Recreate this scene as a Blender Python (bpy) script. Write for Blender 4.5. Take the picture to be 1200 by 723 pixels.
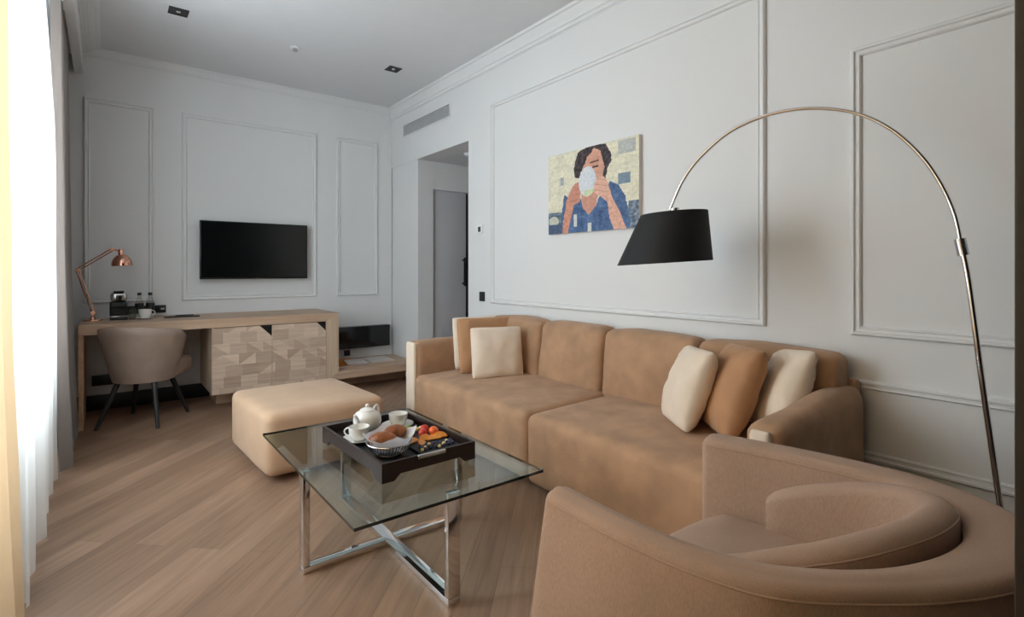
import bpy, bmesh, math, random
from mathutils import Vector, Matrix, noise
random.seed(7)
for o in list(bpy.data.objects): bpy.data.objects.remove(o)
SC = bpy.context.scene
COL = SC.collection
PI = math.pi

# ------------------------------------------------------------------ camera
CAM_H = 1.2
cd = bpy.data.cameras.new('camera')
cam = bpy.data.objects.new('camera', cd); COL.objects.link(cam)
cam.location = (0, 0, CAM_H)
cam.rotation_euler = (PI/2, 0, -math.radians(37.92))
cd.sensor_width = 36; cd.lens = 611/1200*36
cd.shift_y = -44.5/1200
cd.clip_start = 0.03
SC.camera = cam

# ------------------------------------------------------------------ light
w = bpy.data.worlds.new('world'); SC.world = w; w.use_nodes = True
bg = w.node_tree.nodes['Background']
bg.inputs['Color'].default_value = (0.80, 0.90, 1.0, 1)
bg.inputs['Strength'].default_value = 10.5
SC.view_settings.view_transform = 'Standard'
SC.view_settings.look = 'None'
SC.view_settings.exposure = 0.0
SC.view_settings.gamma = 1.0
SC.view_settings.use_curve_mapping = False

def portal(y0, y1, z0, z1, x):
    l = bpy.data.lights.new('window_portal', 'AREA'); l.shape = 'RECTANGLE'
    l.size = z1-z0; l.size_y = y1-y0; l.cycles.is_portal = True
    o = bpy.data.objects.new('window_portal', l); COL.objects.link(o)
    o.location = (x, (y0+y1)/2, (z0+z1)/2); o.rotation_euler = (0, -PI/2, 0)
WINDOWS = [(.42, 2.05), (2.25, 4.55)]
WZ0, WZ1 = 0.62, 2.80
for a, b in WINDOWS: portal(a, b, WZ0, WZ1, -0.60)

# ------------------------------------------------------------------ materials
def S(c):
    c /= 255
    return c/12.92 if c <= .04045 else ((c+.055)/1.055)**2.4
def rgb(r, g, b): return (S(r), S(g), S(b), 1)

def mat(name, col, rough=.6, metal=0., var=0., vscale=8., bump=0., bscale=60., sheen=0., coat=0., stretch=(1,1,1), detail=3., spec=None):
    m = bpy.data.materials.new(name); m.use_nodes = True
    nt = m.node_tree; N = nt.nodes; L = nt.links; b = N['Principled BSDF']
    b.inputs['Roughness'].default_value = rough
    b.inputs['Metallic'].default_value = metal
    if spec is not None: b.inputs['Specular IOR Level'].default_value = spec
    if sheen: b.inputs['Sheen Weight'].default_value = sheen; b.inputs['Sheen Roughness'].default_value = .4
    if coat: b.inputs['Coat Weight'].default_value = coat
    tc = N.new('ShaderNodeTexCoord'); mp = N.new('ShaderNodeMapping'); mp.inputs['Scale'].default_value = stretch
    L.new(tc.outputs['Object'], mp.inputs['Vector'])
    n = N.new('ShaderNodeTexNoise'); n.inputs['Scale'].default_value = vscale; n.inputs['Detail'].default_value = detail
    L.new(mp.outputs[0], n.inputs['Vector'])
    r = N.new('ShaderNodeValToRGB')
    c = Vector(col[:3])
    r.color_ramp.elements[0].position = .3; r.color_ramp.elements[1].position = .7
    r.color_ramp.elements[0].color = (*[max(0, x*(1-var)) for x in c], 1)
    r.color_ramp.elements[1].color = (*[min(1, x*(1+var)) for x in c], 1)
    L.new(n.outputs['Fac'], r.inputs[0]); L.new(r.outputs[0], b.inputs['Base Color'])
    if bump:
        n2 = N.new('ShaderNodeTexNoise'); n2.inputs['Scale'].default_value = bscale; n2.inputs['Detail'].default_value = 2
        L.new(mp.outputs[0], n2.inputs['Vector'])
        bp = N.new('ShaderNodeBump'); bp.inputs['Strength'].default_value = bump; bp.inputs['Distance'].default_value = .003
        L.new(n2.outputs['Fac'], bp.inputs['Height']); L.new(bp.outputs[0], b.inputs['Normal'])
    return m

def weave(m, scale=700, amt=.35, darker=.12):
    nt = m.node_tree; N = nt.nodes; L = nt.links; b = N['Principled BSDF']
    tc = N.new('ShaderNodeTexCoord'); mp = N.new('ShaderNodeMapping'); mp.inputs['Scale'].default_value = (1, 1, .12)
    n = N.new('ShaderNodeTexNoise'); n.inputs['Scale'].default_value = scale; n.inputs['Detail'].default_value = 1
    L.new(tc.outputs['Object'], mp.inputs[0]); L.new(mp.outputs[0], n.inputs['Vector'])
    old = b.inputs['Base Color'].links[0].from_socket
    mx = N.new('ShaderNodeMix'); mx.data_type = 'RGBA'; mx.blend_type = 'MULTIPLY'
    rr = N.new('ShaderNodeMapRange'); rr.inputs[1].default_value = .35; rr.inputs[2].default_value = .65; rr.inputs[3].default_value = 1-darker; rr.inputs[4].default_value = 1+darker*.5
    L.new(n.outputs['Fac'], rr.inputs[0]); mx.inputs[0].default_value = 1
    L.new(old, mx.inputs[6]); L.new(rr.outputs[0], mx.inputs[7]); L.new(mx.outputs[2], b.inputs['Base Color'])
    bp = N.new('ShaderNodeBump'); bp.inputs['Strength'].default_value = amt; bp.inputs['Distance'].default_value = .001
    L.new(n.outputs['Fac'], bp.inputs['Height']); L.new(bp.outputs[0], b.inputs['Normal'])
    return m

M = {}
M['wall'] = mat('wall_paint', rgb(228, 228, 228), .85, var=.006, vscale=3)
M['ceiling'] = mat('ceiling_paint', rgb(224, 224, 226), .9, var=.01)
M['trim'] = mat('trim_paint', rgb(229, 229, 229), .6, var=.01)
M['hall'] = mat('hall_door_paint', rgb(205, 204, 208), .6, var=.01)
M['suede'] = mat('tan_suede', rgb(179, 141, 110), .9, var=.16, vscale=7, bump=.35, bscale=70, sheen=.15)
M['suede_light'] = mat('light_tan_suede', rgb(194, 160, 130), .9, var=.07, vscale=5, bump=.25, bscale=90, sheen=.15)
M['linen'] = weave(mat('armchair_linen', rgb(182, 154, 135), .9, var=.05, vscale=6, sheen=.05))
M['cream'] = mat('cream_fabric', rgb(232, 214, 194), .9, var=.04, vscale=9, bump=.3, bscale=120, sheen=.1)
M['tan_pillow'] = mat('tan_pillow_fabric', rgb(184, 138, 100), .85, var=.08, vscale=8, bump=.3, bscale=120, sheen=.2)
M['leather'] = mat('taupe_leather', rgb(166, 146, 132), .5, var=.10, vscale=7, bump=.3, bscale=200)
M['black'] = mat('black_paint', rgb(20, 20, 22), .4, var=.1)
M['dark_leg'] = mat('dark_leg_wood', rgb(34, 34, 36), .35, var=.15, vscale=20)
M['chrome'] = mat('chrome', (.82, .83, .85, 1), .07, 1., var=.01)
M['steel'] = mat('brushed_steel', (.6, .6, .6, 1), .25, 1., var=.02)
M['copper'] = mat('copper', (.80, .42, .30, 1), .18, 1., var=.03)
M['screen'] = mat('tv_screen', rgb(9, 14, 14), .18, var=.02)
M['tv_body'] = mat('tv_plastic', rgb(14, 14, 15), .35, var=.02)
M['tray'] = mat('tray_wood', rgb(40, 24, 20), .35, var=.2, vscale=10, stretch=(1, 8, 8))
M['tray_in'] = mat('tray_lining', rgb(20, 19, 20), .5, var=.1)
M['china'] = mat('white_china', rgb(238, 236, 232), .18, var=.01, coat=.4)
M['napkin'] = mat('napkin_cloth', rgb(240, 238, 240), .9, var=.02, bump=.4, bscale=60)
M['bread'] = mat('bread_crust', rgb(150, 86, 46), .4, var=.4, vscale=28, bump=.6, bscale=60)
M['slate'] = mat('slate_plate', rgb(44, 46, 52), .5, var=.1)
M['red'] = mat('red_fruit', rgb(205, 62, 48), .3, var=.2, vscale=40)
M['orange'] = mat('orange_fruit', rgb(238, 112, 50), .35, var=.12, vscale=40)
M['slice'] = mat('orange_slice_flesh', rgb(245, 160, 60), .4, var=.15, vscale=60)
M['green'] = mat('grape_skin', rgb(150, 172, 88), .3, var=.15, vscale=30)
M['berry'] = mat('dark_berry', rgb(46, 50, 78), .45, var=.3, vscale=60)
M['pale_fruit'] = mat('pale_fruit', rgb(240, 220, 150), .4, var=.1, vscale=60)
M['shade'] = mat('lamp_shade_black', rgb(20, 21, 24), .75, var=.12, vscale=300, stretch=(1, 1, .1))
M['shade_in'] = mat('lamp_shade_lining', rgb(225, 222, 215), .7)
M['sheer_hem'] = mat('hem', rgb(240, 236, 230), .9)
M['black_gloss'] = mat('black_gloss', rgb(16, 16, 18), .15, var=.05)
M['socket'] = mat('socket_black', rgb(38, 38, 42), .4, var=.05)
M['bottle_label'] = mat('bottle_label', rgb(22, 22, 26), .5)
M['label_print'] = mat('label_print', rgb(200, 200, 205), .5)
M['dark_panel'] = mat('dark_door_wood', rgb(36, 31, 29), .5, var=.15, vscale=6, stretch=(6, 6, .6))
M['white_plastic'] = mat('white_plastic', rgb(235, 235, 236), .35)
M['mag_orange'] = mat('magazine_orange', rgb(210, 130, 40), .4, var=.25, vscale=12)
M['mag_white'] = mat('magazine_white', rgb(226, 216, 210), .4, var=.05, vscale=12)
M['mag_pink'] = mat('magazine_pink', rgb(196, 170, 186), .4, var=.15, vscale=12)
M['grille'] = mat('grille_metal', rgb(205, 206, 208), .5, var=.03)
M['outside'] = mat('outside_ground', rgb(150, 150, 145), .9, var=.1)
M['tan_drape'] = None

def cloth(name, col, transp=.0, transl=.5, tcol=None):
    m = bpy.data.materials.new(name); m.use_nodes = True; nt = m.node_tree; N = nt.nodes; L = nt.links
    N.remove(N['Principled BSDF']); out = N['Material Output']
    n = N.new('ShaderNodeTexNoise'); n.inputs['Scale'].default_value = 300
    tc = N.new('ShaderNodeTexCoord'); L.new(tc.outputs['Object'], n.inputs['Vector'])
    r = N.new('ShaderNodeValToRGB'); r.color_ramp.elements[0].color = (*[x*.94 for x in col[:3]], 1); r.color_ramp.elements[1].color = col
    L.new(n.outputs['Fac'], r.inputs[0])
    d = N.new('ShaderNodeBsdfDiffuse'); t = N.new('ShaderNodeBsdfTranslucent'); L.new(r.outputs[0], d.inputs[0])
    t.inputs[0].default_value = tcol or col
    mx = N.new('ShaderNodeMixShader'); mx.inputs[0].default_value = transl
    L.new(d.outputs[0], mx.inputs[1]); L.new(t.outputs[0], mx.inputs[2])
    last = mx
    if transp:
        tr = N.new('ShaderNodeBsdfTransparent'); m2 = N.new('ShaderNodeMixShader'); m2.inputs[0].default_value = transp
        L.new(mx.outputs[0], m2.inputs[1]); L.new(tr.outputs[0], m2.inputs[2]); last = m2
    L.new(last.outputs[0], out.inputs['Surface'])
    return m
M['sheer'] = cloth('sheer_voile', (.93, .91, .87, 1), .30, .55)
M['grey_drape'] = cloth('grey_drape', rgb(176, 171, 168), 0, .075, rgb(212, 178, 148))
M['tan_drape'] = cloth('tan_drape', rgb(224, 202, 172), 0, .34, rgb(240, 216, 182))

def glass(name, tint, ior=1.5, rough=0.0, body=0.0):
    m = bpy.data.materials.new(name); m.use_nodes = True; nt = m.node_tree; N = nt.nodes; L = nt.links
    N.remove(N['Principled BSDF']); out = N['Material Output']
    f = N.new('ShaderNodeFresnel'); ge = N.new('ShaderNodeNewGeometry'); mi_ = N.new('ShaderNodeMix')
    mi_.inputs[2].default_value = ior; mi_.inputs[3].default_value = 1/ior
    L.new(ge.outputs['Backfacing'], mi_.inputs[0]); L.new(mi_.outputs[0], f.inputs[0])
    t = N.new('ShaderNodeBsdfTransparent'); t.inputs[0].default_value = tint
    g = N.new('ShaderNodeBsdfGlossy'); g.inputs['Roughness'].default_value = rough
    mx = N.new('ShaderNodeMixShader'); L.new(f.outputs[0], mx.inputs[0]); L.new(t.outputs[0], mx.inputs[1]); L.new(g.outputs[0], mx.inputs[2])
    L.new(mx.outputs[0], out.inputs['Surface'])
    return m
M['glass'] = glass('clear_glass', (.97, .985, .98, 1))
M['table_glass'] = glass('table_glass', (.86, .93, .91, 1), 1.6)
M['glass_edge'] = mat('glass_edge', rgb(14, 30, 28), .1, spec=.8)
M['bottle_glass'] = glass('bottle_glass', (.86, .88, .86, 1), 1.5)

def wood(name, c1, c2, grain=1.0, axis='X', rough=.45, dirt=0):
    m = bpy.data.materials.new(name); m.use_nodes = True; nt = m.node_tree; N = nt.nodes; L = nt.links; b = N['Principled BSDF']
    b.inputs['Roughness'].default_value = rough
    tc = N.new('ShaderNodeTexCoord'); mp = N.new('ShaderNodeMapping')
    mp.inputs['Scale'].default_value = {'X': (.6, 9, 9), 'Y': (9, .6, 9), 'Z': (9, 9, .6)}[axis]
    L.new(tc.outputs['Object'], mp.inputs[0])
    n = N.new('ShaderNodeTexNoise'); n.inputs['Scale'].default_value = 3; n.inputs['Detail'].default_value = 8; n.inputs['Distortion'].default_value = .6
    L.new(mp.outputs[0], n.inputs['Vector'])
    r = N.new('ShaderNodeValToRGB'); r.color_ramp.elements[0].position = .35; r.color_ramp.elements[1].position = .65
    r.color_ramp.elements[0].color = c1; r.color_ramp.elements[1].color = c2
    L.new(n.outputs['Fac'], r.inputs[0]); L.new(r.outputs[0], b.inputs['Base Color'])
    return m
M['oak'] = wood('light_oak_x', rgb(186, 154, 128), rgb(204, 174, 148), axis='X')
M['oak_z'] = wood('light_oak_z', rgb(192, 164, 138), rgb(212, 188, 162), axis='Z')
M['oak_y'] = wood('light_oak_y', rgb(196, 160, 124), rgb(214, 180, 146), axis='Y')

def floor_mat():
    m = bpy.data.materials.new('oak_floor'); m.use_nodes = True; nt = m.node_tree; N = nt.nodes; L = nt.links; b = N['Principled BSDF']
    b.inputs['Roughness'].default_value = .42
    tc = N.new('ShaderNodeTexCoord'); mp = N.new('ShaderNodeMapping'); mp.inputs['Rotation'].default_value = (0, 0, -math.radians(46))
    L.new(tc.outputs['Object'], mp.inputs[0])
    br = N.new('ShaderNodeTexBrick'); br.offset = .37; br.offset_frequency = 2
    br.inputs['Scale'].default_value = 1; br.inputs['Brick Width'].default_value = 2.1; br.inputs['Row Height'].default_value = .135
    br.inputs['Mortar Size'].default_value = .0012; br.inputs['Mortar Smooth'].default_value = .2; br.inputs['Bias'].default_value = 0
    br.inputs['Color1'].default_value = rgb(168, 135, 111); br.inputs['Color2'].default_value = rgb(142, 112, 90); br.inputs['Mortar'].default_value = rgb(128, 100, 80)
    L.new(mp.outputs[0], br.inputs['Vector'])
    mp2 = N.new('ShaderNodeMapping'); mp2.inputs['Scale'].default_value = (.9, 14, 1); L.new(mp.outputs[0], mp2.inputs[0])
    # shift grain per plank
    sep = N.new('ShaderNodeSeparateXYZ'); L.new(mp.outputs[0], sep.inputs[0])
    dv = N.new('ShaderNodeMath'); dv.operation = 'DIVIDE'; dv.inputs[1].default_value = .135; L.new(sep.outputs[1], dv.inputs[0])
    fl = N.new('ShaderNodeMath'); fl.operation = 'FLOOR'; L.new(dv.outputs[0], fl.inputs[0])
    wn = N.new('ShaderNodeTexWhiteNoise'); wn.noise_dimensions = '1D'; L.new(fl.outputs[0], wn.inputs['W'])
    vm = N.new('ShaderNodeVectorMath'); vm.operation = 'MULTIPLY_ADD'; vm.inputs[1].default_value = (9, 9, 9)
    L.new(wn.outputs['Color'], vm.inputs[0]); L.new(mp2.outputs[0], vm.inputs[2])
    n = N.new('ShaderNodeTexNoise'); n.inputs['Scale'].default_value = 2.2; n.inputs['Detail'].default_value = 9; n.inputs['Roughness'].default_value = .6; n.inputs['Distortion'].default_value = .8
    L.new(vm.outputs[0], n.inputs['Vector'])
    mr = N.new('ShaderNodeMapRange'); mr.inputs[1].default_value = .3; mr.inputs[2].default_value = .7; mr.inputs[3].default_value = .74; mr.inputs[4].default_value = 1.12
    L.new(n.outputs['Fac'], mr.inputs[0])
    mx = N.new('ShaderNodeMix'); mx.data_type = 'RGBA'; mx.blend_type = 'MULTIPLY'; mx.inputs[0].default_value = 1
    L.new(br.outputs['Color'], mx.inputs[6]); L.new(mr.outputs[0], mx.inputs[7]); L.new(mx.outputs[2], b.inputs['Base Color'])
    bp = N.new('ShaderNodeBump'); bp.inputs['Strength'].default_value = .15; bp.inputs['Distance'].default_value = .002; bp.invert = True
    L.new(br.outputs['Fac'], bp.inputs['Height']); L.new(bp.outputs[0], b.inputs['Normal'])
    return m
M['floor'] = floor_mat()

def marquetry():
    m = bpy.data.materials.new('marquetry_oak'); m.use_nodes = True; nt = m.node_tree; N = nt.nodes; L = nt.links; b = N['Principled BSDF']
    b.inputs['Roughness'].default_value = .45
    def mth(op, a, c=None):
        n = N.new('ShaderNodeMath'); n.operation = op
        for i, v in enumerate((a, c)):
            if v is None: continue
            if isinstance(v, (int, float)): n.inputs[i].default_value = v
            else: L.new(v, n.inputs[i])
        return n.outputs[0]
    tc = N.new('ShaderNodeTexCoord'); sp = N.new('ShaderNodeSeparateXYZ'); L.new(tc.outputs['Object'], sp.inputs[0])
    v = mth('MULTIPLY', mth('ADD', sp.outputs[2], mth('MULTIPLY', sp.outputs[0], .0)), 10.5)
    wr = N.new('ShaderNodeTexWhiteNoise'); wr.noise_dimensions = '1D'; L.new(mth('FLOOR', v), wr.inputs['W'])
    u = mth('ADD', mth('MULTIPLY', sp.outputs[0], 7.5), wr.outputs['Value'])
    # skewed rows
    fu = mth('FLOOR', u); fv = mth('FLOOR', v); du = mth('FRACT', u); dv_ = mth('FRACT', v)
    cb = N.new('ShaderNodeCombineXYZ'); L.new(fu, cb.inputs[0]); L.new(fv, cb.inputs[1])
    wn = N.new('ShaderNodeTexWhiteNoise'); wn.noise_dimensions = '3D'; L.new(cb.outputs[0], wn.inputs['Vector'])
    flip = mth('GREATER_THAN', wn.outputs['Value'], .5)
    inv = mth('SUBTRACT', 1, du)
    mm = N.new('ShaderNodeMix'); L.new(flip, mm.inputs[0]); L.new(du, mm.inputs[2]); L.new(inv, mm.inputs[3])
    tri = mth('GREATER_THAN', mm.outputs[0], dv_)
    # some cells stay whole
    whole = mth('GREATER_THAN', wn.outputs['Color'], .45)
    tri2 = mth('MULTIPLY', tri, whole)
    cb2 = N.new('ShaderNodeCombineXYZ'); L.new(fu, cb2.inputs[0]); L.new(fv, cb2.inputs[1]); L.new(tri2, cb2.inputs[2])
    wn2 = N.new('ShaderNodeTexWhiteNoise'); wn2.noise_dimensions = '3D'; L.new(cb2.outputs[0], wn2.inputs['Vector'])
    r = N.new('ShaderNodeValToRGB'); r.color_ramp.elements[0].color = rgb(184, 158, 138); r.color_ramp.elements[1].color = rgb(222, 198, 176)
    L.new(wn2.outputs['Value'], r.inputs[0])
    n = N.new('ShaderNodeTexNoise'); n.inputs['Scale'].default_value = 4; n.inputs['Detail'].default_value = 6
    mp = N.new('ShaderNodeMapping'); mp.inputs['Scale'].default_value = (1, 1, 14); L.new(tc.outputs['Object'], mp.inputs[0]); L.new(mp.outputs[0], n.inputs['Vector'])
    mr = N.new('ShaderNodeMapRange'); mr.inputs[1].default_value = .3; mr.inputs[2].default_value = .7; mr.inputs[3].default_value = .88; mr.inputs[4].default_value = 1.08; L.new(n.outputs['Fac'], mr.inputs[0])
    mx = N.new('ShaderNodeMix'); mx.data_type = 'RGBA'; mx.blend_type = 'MULTIPLY'; mx.inputs[0].default_value = 1
    L.new(r.outputs[0], mx.inputs[6]); L.new(mr.outputs[0], mx.inputs[7]); L.new(mx.outputs[2], b.inputs['Base Color'])
    return m
M['marquetry'] = marquetry()

def emis(name, col, s):
    m = bpy.data.materials.new(name); m.use_nodes = True; b = m.node_tree.nodes['Principled BSDF']
    b.inputs['Emission Color'].default_value = col; b.inputs['Emission Strength'].default_value = s
    return m

# ------------------------------------------------------------------ mesh helpers
def wloc(p):
    v = Vector((0, 0, 0))
    while p is not None: v += p.location; p = p.parent
    return v
def obj(name, bm, m, parent=None, world=False, smooth=True, mats=None, auto=40):
    """link bm as one mesh object; world=True: verts are in world space, moved into the parent's space"""
    if world and parent is not None: bmesh.ops.translate(bm, vec=-wloc(parent), verts=bm.verts)
    bmesh.ops.recalc_face_normals(bm, faces=bm.faces)
    me = bpy.data.meshes.new(name); bm.to_mesh(me); bm.free()
    for x in (mats or [m]): me.materials.append(x)
    if smooth:
        me.polygons.foreach_set('use_smooth', [True]*len(me.polygons))
        me.set_sharp_from_angle(angle=math.radians(auto))
    o = bpy.data.objects.new(name, me); COL.objects.link(o)
    if parent is not None: o.parent = parent
    return o
def thing(name, label, cat, loc=(0, 0, 0), rotz=0, group=None):
    o = bpy.data.objects.new(name, None); COL.objects.link(o); o.empty_display_size = .05
    o.location = loc; o.rotation_euler = (0, 0, rotz); o['label'] = label; o['category'] = cat
    if group: o['group'] = group
    return o
def tag(o, label, cat, group=None):
    o['label'] = label; o['category'] = cat
    if group: o['group'] = group
    return o
def struct(name, bm, m, **k):
    o = obj(name, bm, m, **k); o['kind'] = 'structure'; return o
def new(): return bmesh.new()
def merge(bm, other, mtx=None):
    me = bpy.data.meshes.new('tmp'); other.to_mesh(me); other.free()
    if mtx is not None: me.transform(mtx)
    bm.from_mesh(me); bpy.data.meshes.remove(me); return bm
def box(bm, x0, x1, y0, y1, z0, z1, bev=0, seg=2, mi=0):
    b = bmesh.new(); bmesh.ops.create_cube(b, size=1)
    for v in b.verts: v.co = Vector(((x0+x1)/2+v.co.x*(x1-x0), (y0+y1)/2+v.co.y*(y1-y0), (z0+z1)/2+v.co.z*(z1-z0)))
    if bev: bmesh.ops.bevel(b, geom=list(b.edges), offset=bev, segments=seg, profile=.5, affect='EDGES')
    for f in b.faces: f.material_index = mi
    return merge(bm, b)
def bx(*a, **k): return box(new(), *a, **k)
def prism(bm, pts, ext, mi=0):
    """pts: 3D polygon; ext: extrusion vector"""
    e = Vector(ext); a = [bm.verts.new(Vector(p)) for p in pts]; b = [bm.verts.new(Vector(p)+e) for p in pts]
    fs = [bm.faces.new(a), bm.faces.new(b[::-1])]; n = len(a)
    for i in range(n): fs.append(bm.faces.new((a[i], a[(i+1) % n], b[(i+1) % n], b[i])))
    for f in fs: f.material_index = mi
    return bm
def tube(bm, pts, r, n=12, cap=True, closed=False):
    pts = [Vector(p) for p in pts]; R = r if isinstance(r, (list, tuple)) else [r]*len(pts); k = len(pts); rings = []
    up = None
    for i, p in enumerate(pts):
        if closed: t = (pts[(i+1) % k]-pts[i-1])
        else: t = pts[min(i+1, k-1)]-pts[max(i-1, 0)]
        t.normalize()
        if up is None:
            up = t.cross(Vector((0, 0, 1)));
            if up.length < .1: up = t.cross(Vector((1, 0, 0)))
            up.normalize()
        up = (up-t*up.dot(t)).normalized(); w = t.cross(up)
        rings.append([bm.verts.new(p+(up*math.cos(a)+w*math.sin(a))*R[i]) for a in [2*PI*j/n for j in range(n)]])
    rr = list(zip(rings, rings[1:]))+([(rings[-1], rings[0])] if closed else [])
    for A, B in rr:
        for j in range(n): bm.faces.new((A[j], A[(j+1) % n], B[(j+1) % n], B[j]))
    if cap and not closed: bm.faces.new(rings[0][::-1]); bm.faces.new(rings[-1])
    return bm
def lathe(bm, prof, c=(0, 0, 0), n=32, capb=True, capt=True):
    c = Vector(c); rings = []
    for r, z in prof: rings.append([bm.verts.new(c+Vector((r*math.cos(2*PI*j/n), r*math.sin(2*PI*j/n), z))) for j in range(n)])
    for A, B in zip(rings, rings[1:]):
        for j in range(n): bm.faces.new((A[j], A[(j+1) % n], B[(j+1) % n], B[j]))
    if capb: bm.faces.new(rings[0][::-1])
    if capt: bm.faces.new(rings[-1])
    return bm
def ball(bm, c, r, sc=(1, 1, 1), u=20, v=12, amp=0, freq=8, rot=None):
    b = bmesh.new(); bmesh.ops.create_uvsphere(b, u_segments=u, v_segments=v, radius=r)
    for q in b.verts:
        q.co = Vector((q.co.x*sc[0], q.co.y*sc[1], q.co.z*sc[2]))
        if amp: q.co *= 1+amp*noise.noise(q.co*freq+Vector(c)*7)
        if rot: q.co.rotate(rot)
        q.co += Vector(c)
    return merge(bm, b)
def soft(bm, x0, x1, y0, y1, z0, z1, r=.04, n=14, bulge=(0, 0, 0), amp=0, freq=3, seed=0, fn=None):
    """upholstered block: rounded box with bulged faces and slight unevenness"""
    b = bmesh.new(); bmesh.ops.create_cube(b, size=2); bmesh.ops.subdivide_edges(b, edges=list(b.edges), cuts=n, use_grid_fill=True)
    c = Vector(((x0+x1)/2, (y0+y1)/2, (z0+z1)/2)); h = Vector(((x1-x0)/2, (y1-y0)/2, (z1-z0)/2))
    for v in b.verts:
        p = v.co.copy()
        q = Vector()
        for i in range(3):
            t = abs(p[i]); k = min(.45, 2.2*r/h[i]) if h[i] > 0 else .3
            # cluster points to the edges: outer third of the steps covers fraction k
            t = (t/.6)*(1-k) if t < .6 else (1-k)+(t-.6)/.4*k
            q[i] = math.copysign(t*h[i], p[i])
        inner = Vector([max(-(h[i]-r), min(h[i]-r, q[i])) for i in range(3)])
        d = q-inner
        if d.length > 1e-9:
            on = inner+d.normalized()*r
            q = on
        u = Vector([q[i]/h[i] for i in range(3)])
        for i in range(3):
            o1, o2 = (i+1) % 3, (i+2) % 3
            q[i] += u[i]*bulge[i]*max(0, 1-u[o1]**2)*max(0, 1-u[o2]**2)
        if amp:
            nz = noise.noise(Vector(((q.x+c.x)*freq+seed, (q.y+c.y)*freq, (q.z+c.z)*freq)))
            q += u.normalized()*nz*amp
        q += c
        if fn: q = fn(q)
        v.co = q
    return merge(bm, b)
def catmull(P, n=8):
    P = [Vector(p) for p in P]; out = []
    for i in range(len(P)-1):
        p0 = P[max(i-1, 0)]; p1 = P[i]; p2 = P[i+1]; p3 = P[min(i+2, len(P)-1)]
        for k in range(n):
            t = k/n; out.append(.5*((2*p1)+(-p0+p2)*t+(2*p0-5*p1+4*p2-p3)*t*t+(-p0+3*p1-3*p2+p3)*t**3))
    out.append(P[-1]); return out

# ------------------------------------------------------------------ room shell
RX = 2.665; BY = 5.734; CZ = 3.10; LX = -.55; NY = -1.6
HX = 4.6; HY0, HY1 = 4.08, 5.10; HZ = 2.41
b = new(); box(b, -1.2, HX+.2, NY-.2, BY+.3, -.12, 0); struct('floor', b, M['floor'], smooth=False)
b = new(); box(b, LX-.2, RX+.2, NY-.2, BY+.2, CZ, CZ+.12); struct('ceiling', b, M['ceiling'], smooth=False)
b = new(); box(b, LX-.2, RX, BY, BY+.2, 0, CZ); struct('wall_back', b, M['wall'], smooth=False)
b = new(); box(b, LX-.2, RX+.2, NY-.2, NY, 0, CZ); struct('wall_near', b, M['dark_panel'], smooth=False)
b = new()
box(b, RX, RX+.20, NY, HY0, 0, CZ); box(b, RX, RX+.20, HY0, BY+.2, HZ, CZ)
box(b, RX+.012, RX+.20, HY1, BY+.2, 0, HZ)
struct('wall_right', b, M['wall'], smooth=False)
# left wall with window openings
b = new(); ys = NY
for a, c in WINDOWS:
    box(b, LX-.2, LX, ys, a, 0, CZ); box(b, LX-.2, LX, a, c, 0, WZ0); box(b, LX-.2, LX, a, c, WZ1, CZ); ys = c
box(b, LX-.2, LX, ys, BY+.2, 0, CZ)
struct('wall_left', b, M['wall'], smooth=False)
for i, (a, c) in enumerate(WINDOWS):
    b = new(); x0, x1 = LX-.15, LX-.09; m_ = (a+c)/2
    for (y0, y1, z0, z1) in ((a, a+.06, WZ0, WZ1), (c-.06, c, WZ0, WZ1), (a+.06, c-.06, WZ0, WZ0+.06), (a+.06, c-.06, WZ1-.06, WZ1), (m_-.035, m_+.035, WZ0+.06, WZ1-.06)):
        box(b, x0, x1, y0, y1, z0, z1, .004)
    fr = struct('window_%d' % (i+1), b, M['trim'])
    pn = obj('pane', bx(LX-.125, LX-.119, a+.05, c-.05, WZ0+.05, WZ1-.05), M['glass'], fr, smooth=False)
    sl = obj('window_sill', bx(LX-.08, LX+.05, a-.04, c+.04, WZ0-.03, WZ0, .005), M['trim'], fr)

# hallway beyond the opening
b = new(); box(b, RX+.2, HX, HY1, HY1+.15, 0, HZ)
# door recess cut: build the wall as pieces around the door
b.free(); b = new()
DX0, DX1, DZ = 2.762, 3.62, 2.105
box(b, RX+.2, HX, HY1, HY1+.15, DZ+.0, HZ); box(b, RX+.2-.0, RX+.2001, HY1, HY1+.15, 0, DZ)
box(b, DX1, HX, HY1, HY1+.15, 0, DZ)
struct('wall_hall_left', b, M['wall'], smooth=False)
struct('wall_hall_right', bx(RX+.2, HX, HY0-.15, HY0, 0, HZ), M['wall'], smooth=False)
struct('wall_hall_end', bx(HX, HX+.15, HY0-.15, HY1+.15, 0, HZ), M['wall'], smooth=False)
struct('ceiling_hall', bx(RX+.2, HX+.15, HY0-.15, HY1+.15, HZ, HZ+.1), M['ceiling'], smooth=False)
d = struct('door_1', bx(DX0, 3.318, HY1+.035, HY1+.08, .005, DZ-.004, .003), M['hall'])
hb = new(); box(hb, 3.262, 3.282, HY1-.02, HY1-.004, 1.02, 1.35, .003); box(hb, 3.265, 3.279, HY1-.004, HY1+.036, 1.04, 1.06); box(hb, 3.265, 3.279, HY1-.004, HY1+.036, 1.31, 1.33)
obj('door_handle', hb, M['black'], d)
struct('door_2', bx(3.36, DX1-.004, HY1+.035, HY1+.08, .005, DZ-.004, .003), M['hall'])
struct('door_gap_shade', bx(3.32, 3.358, HY1+.05, HY1+.09, .005, DZ-.004), M['black'], smooth=False)  # black strip stands in for the shade in the gap between the doors

# dark door edge right beside the camera
d = struct('door_3', bx(.62, .66, -.75, .0890, .005, 2.9, .003), M['dark_panel'])

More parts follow.
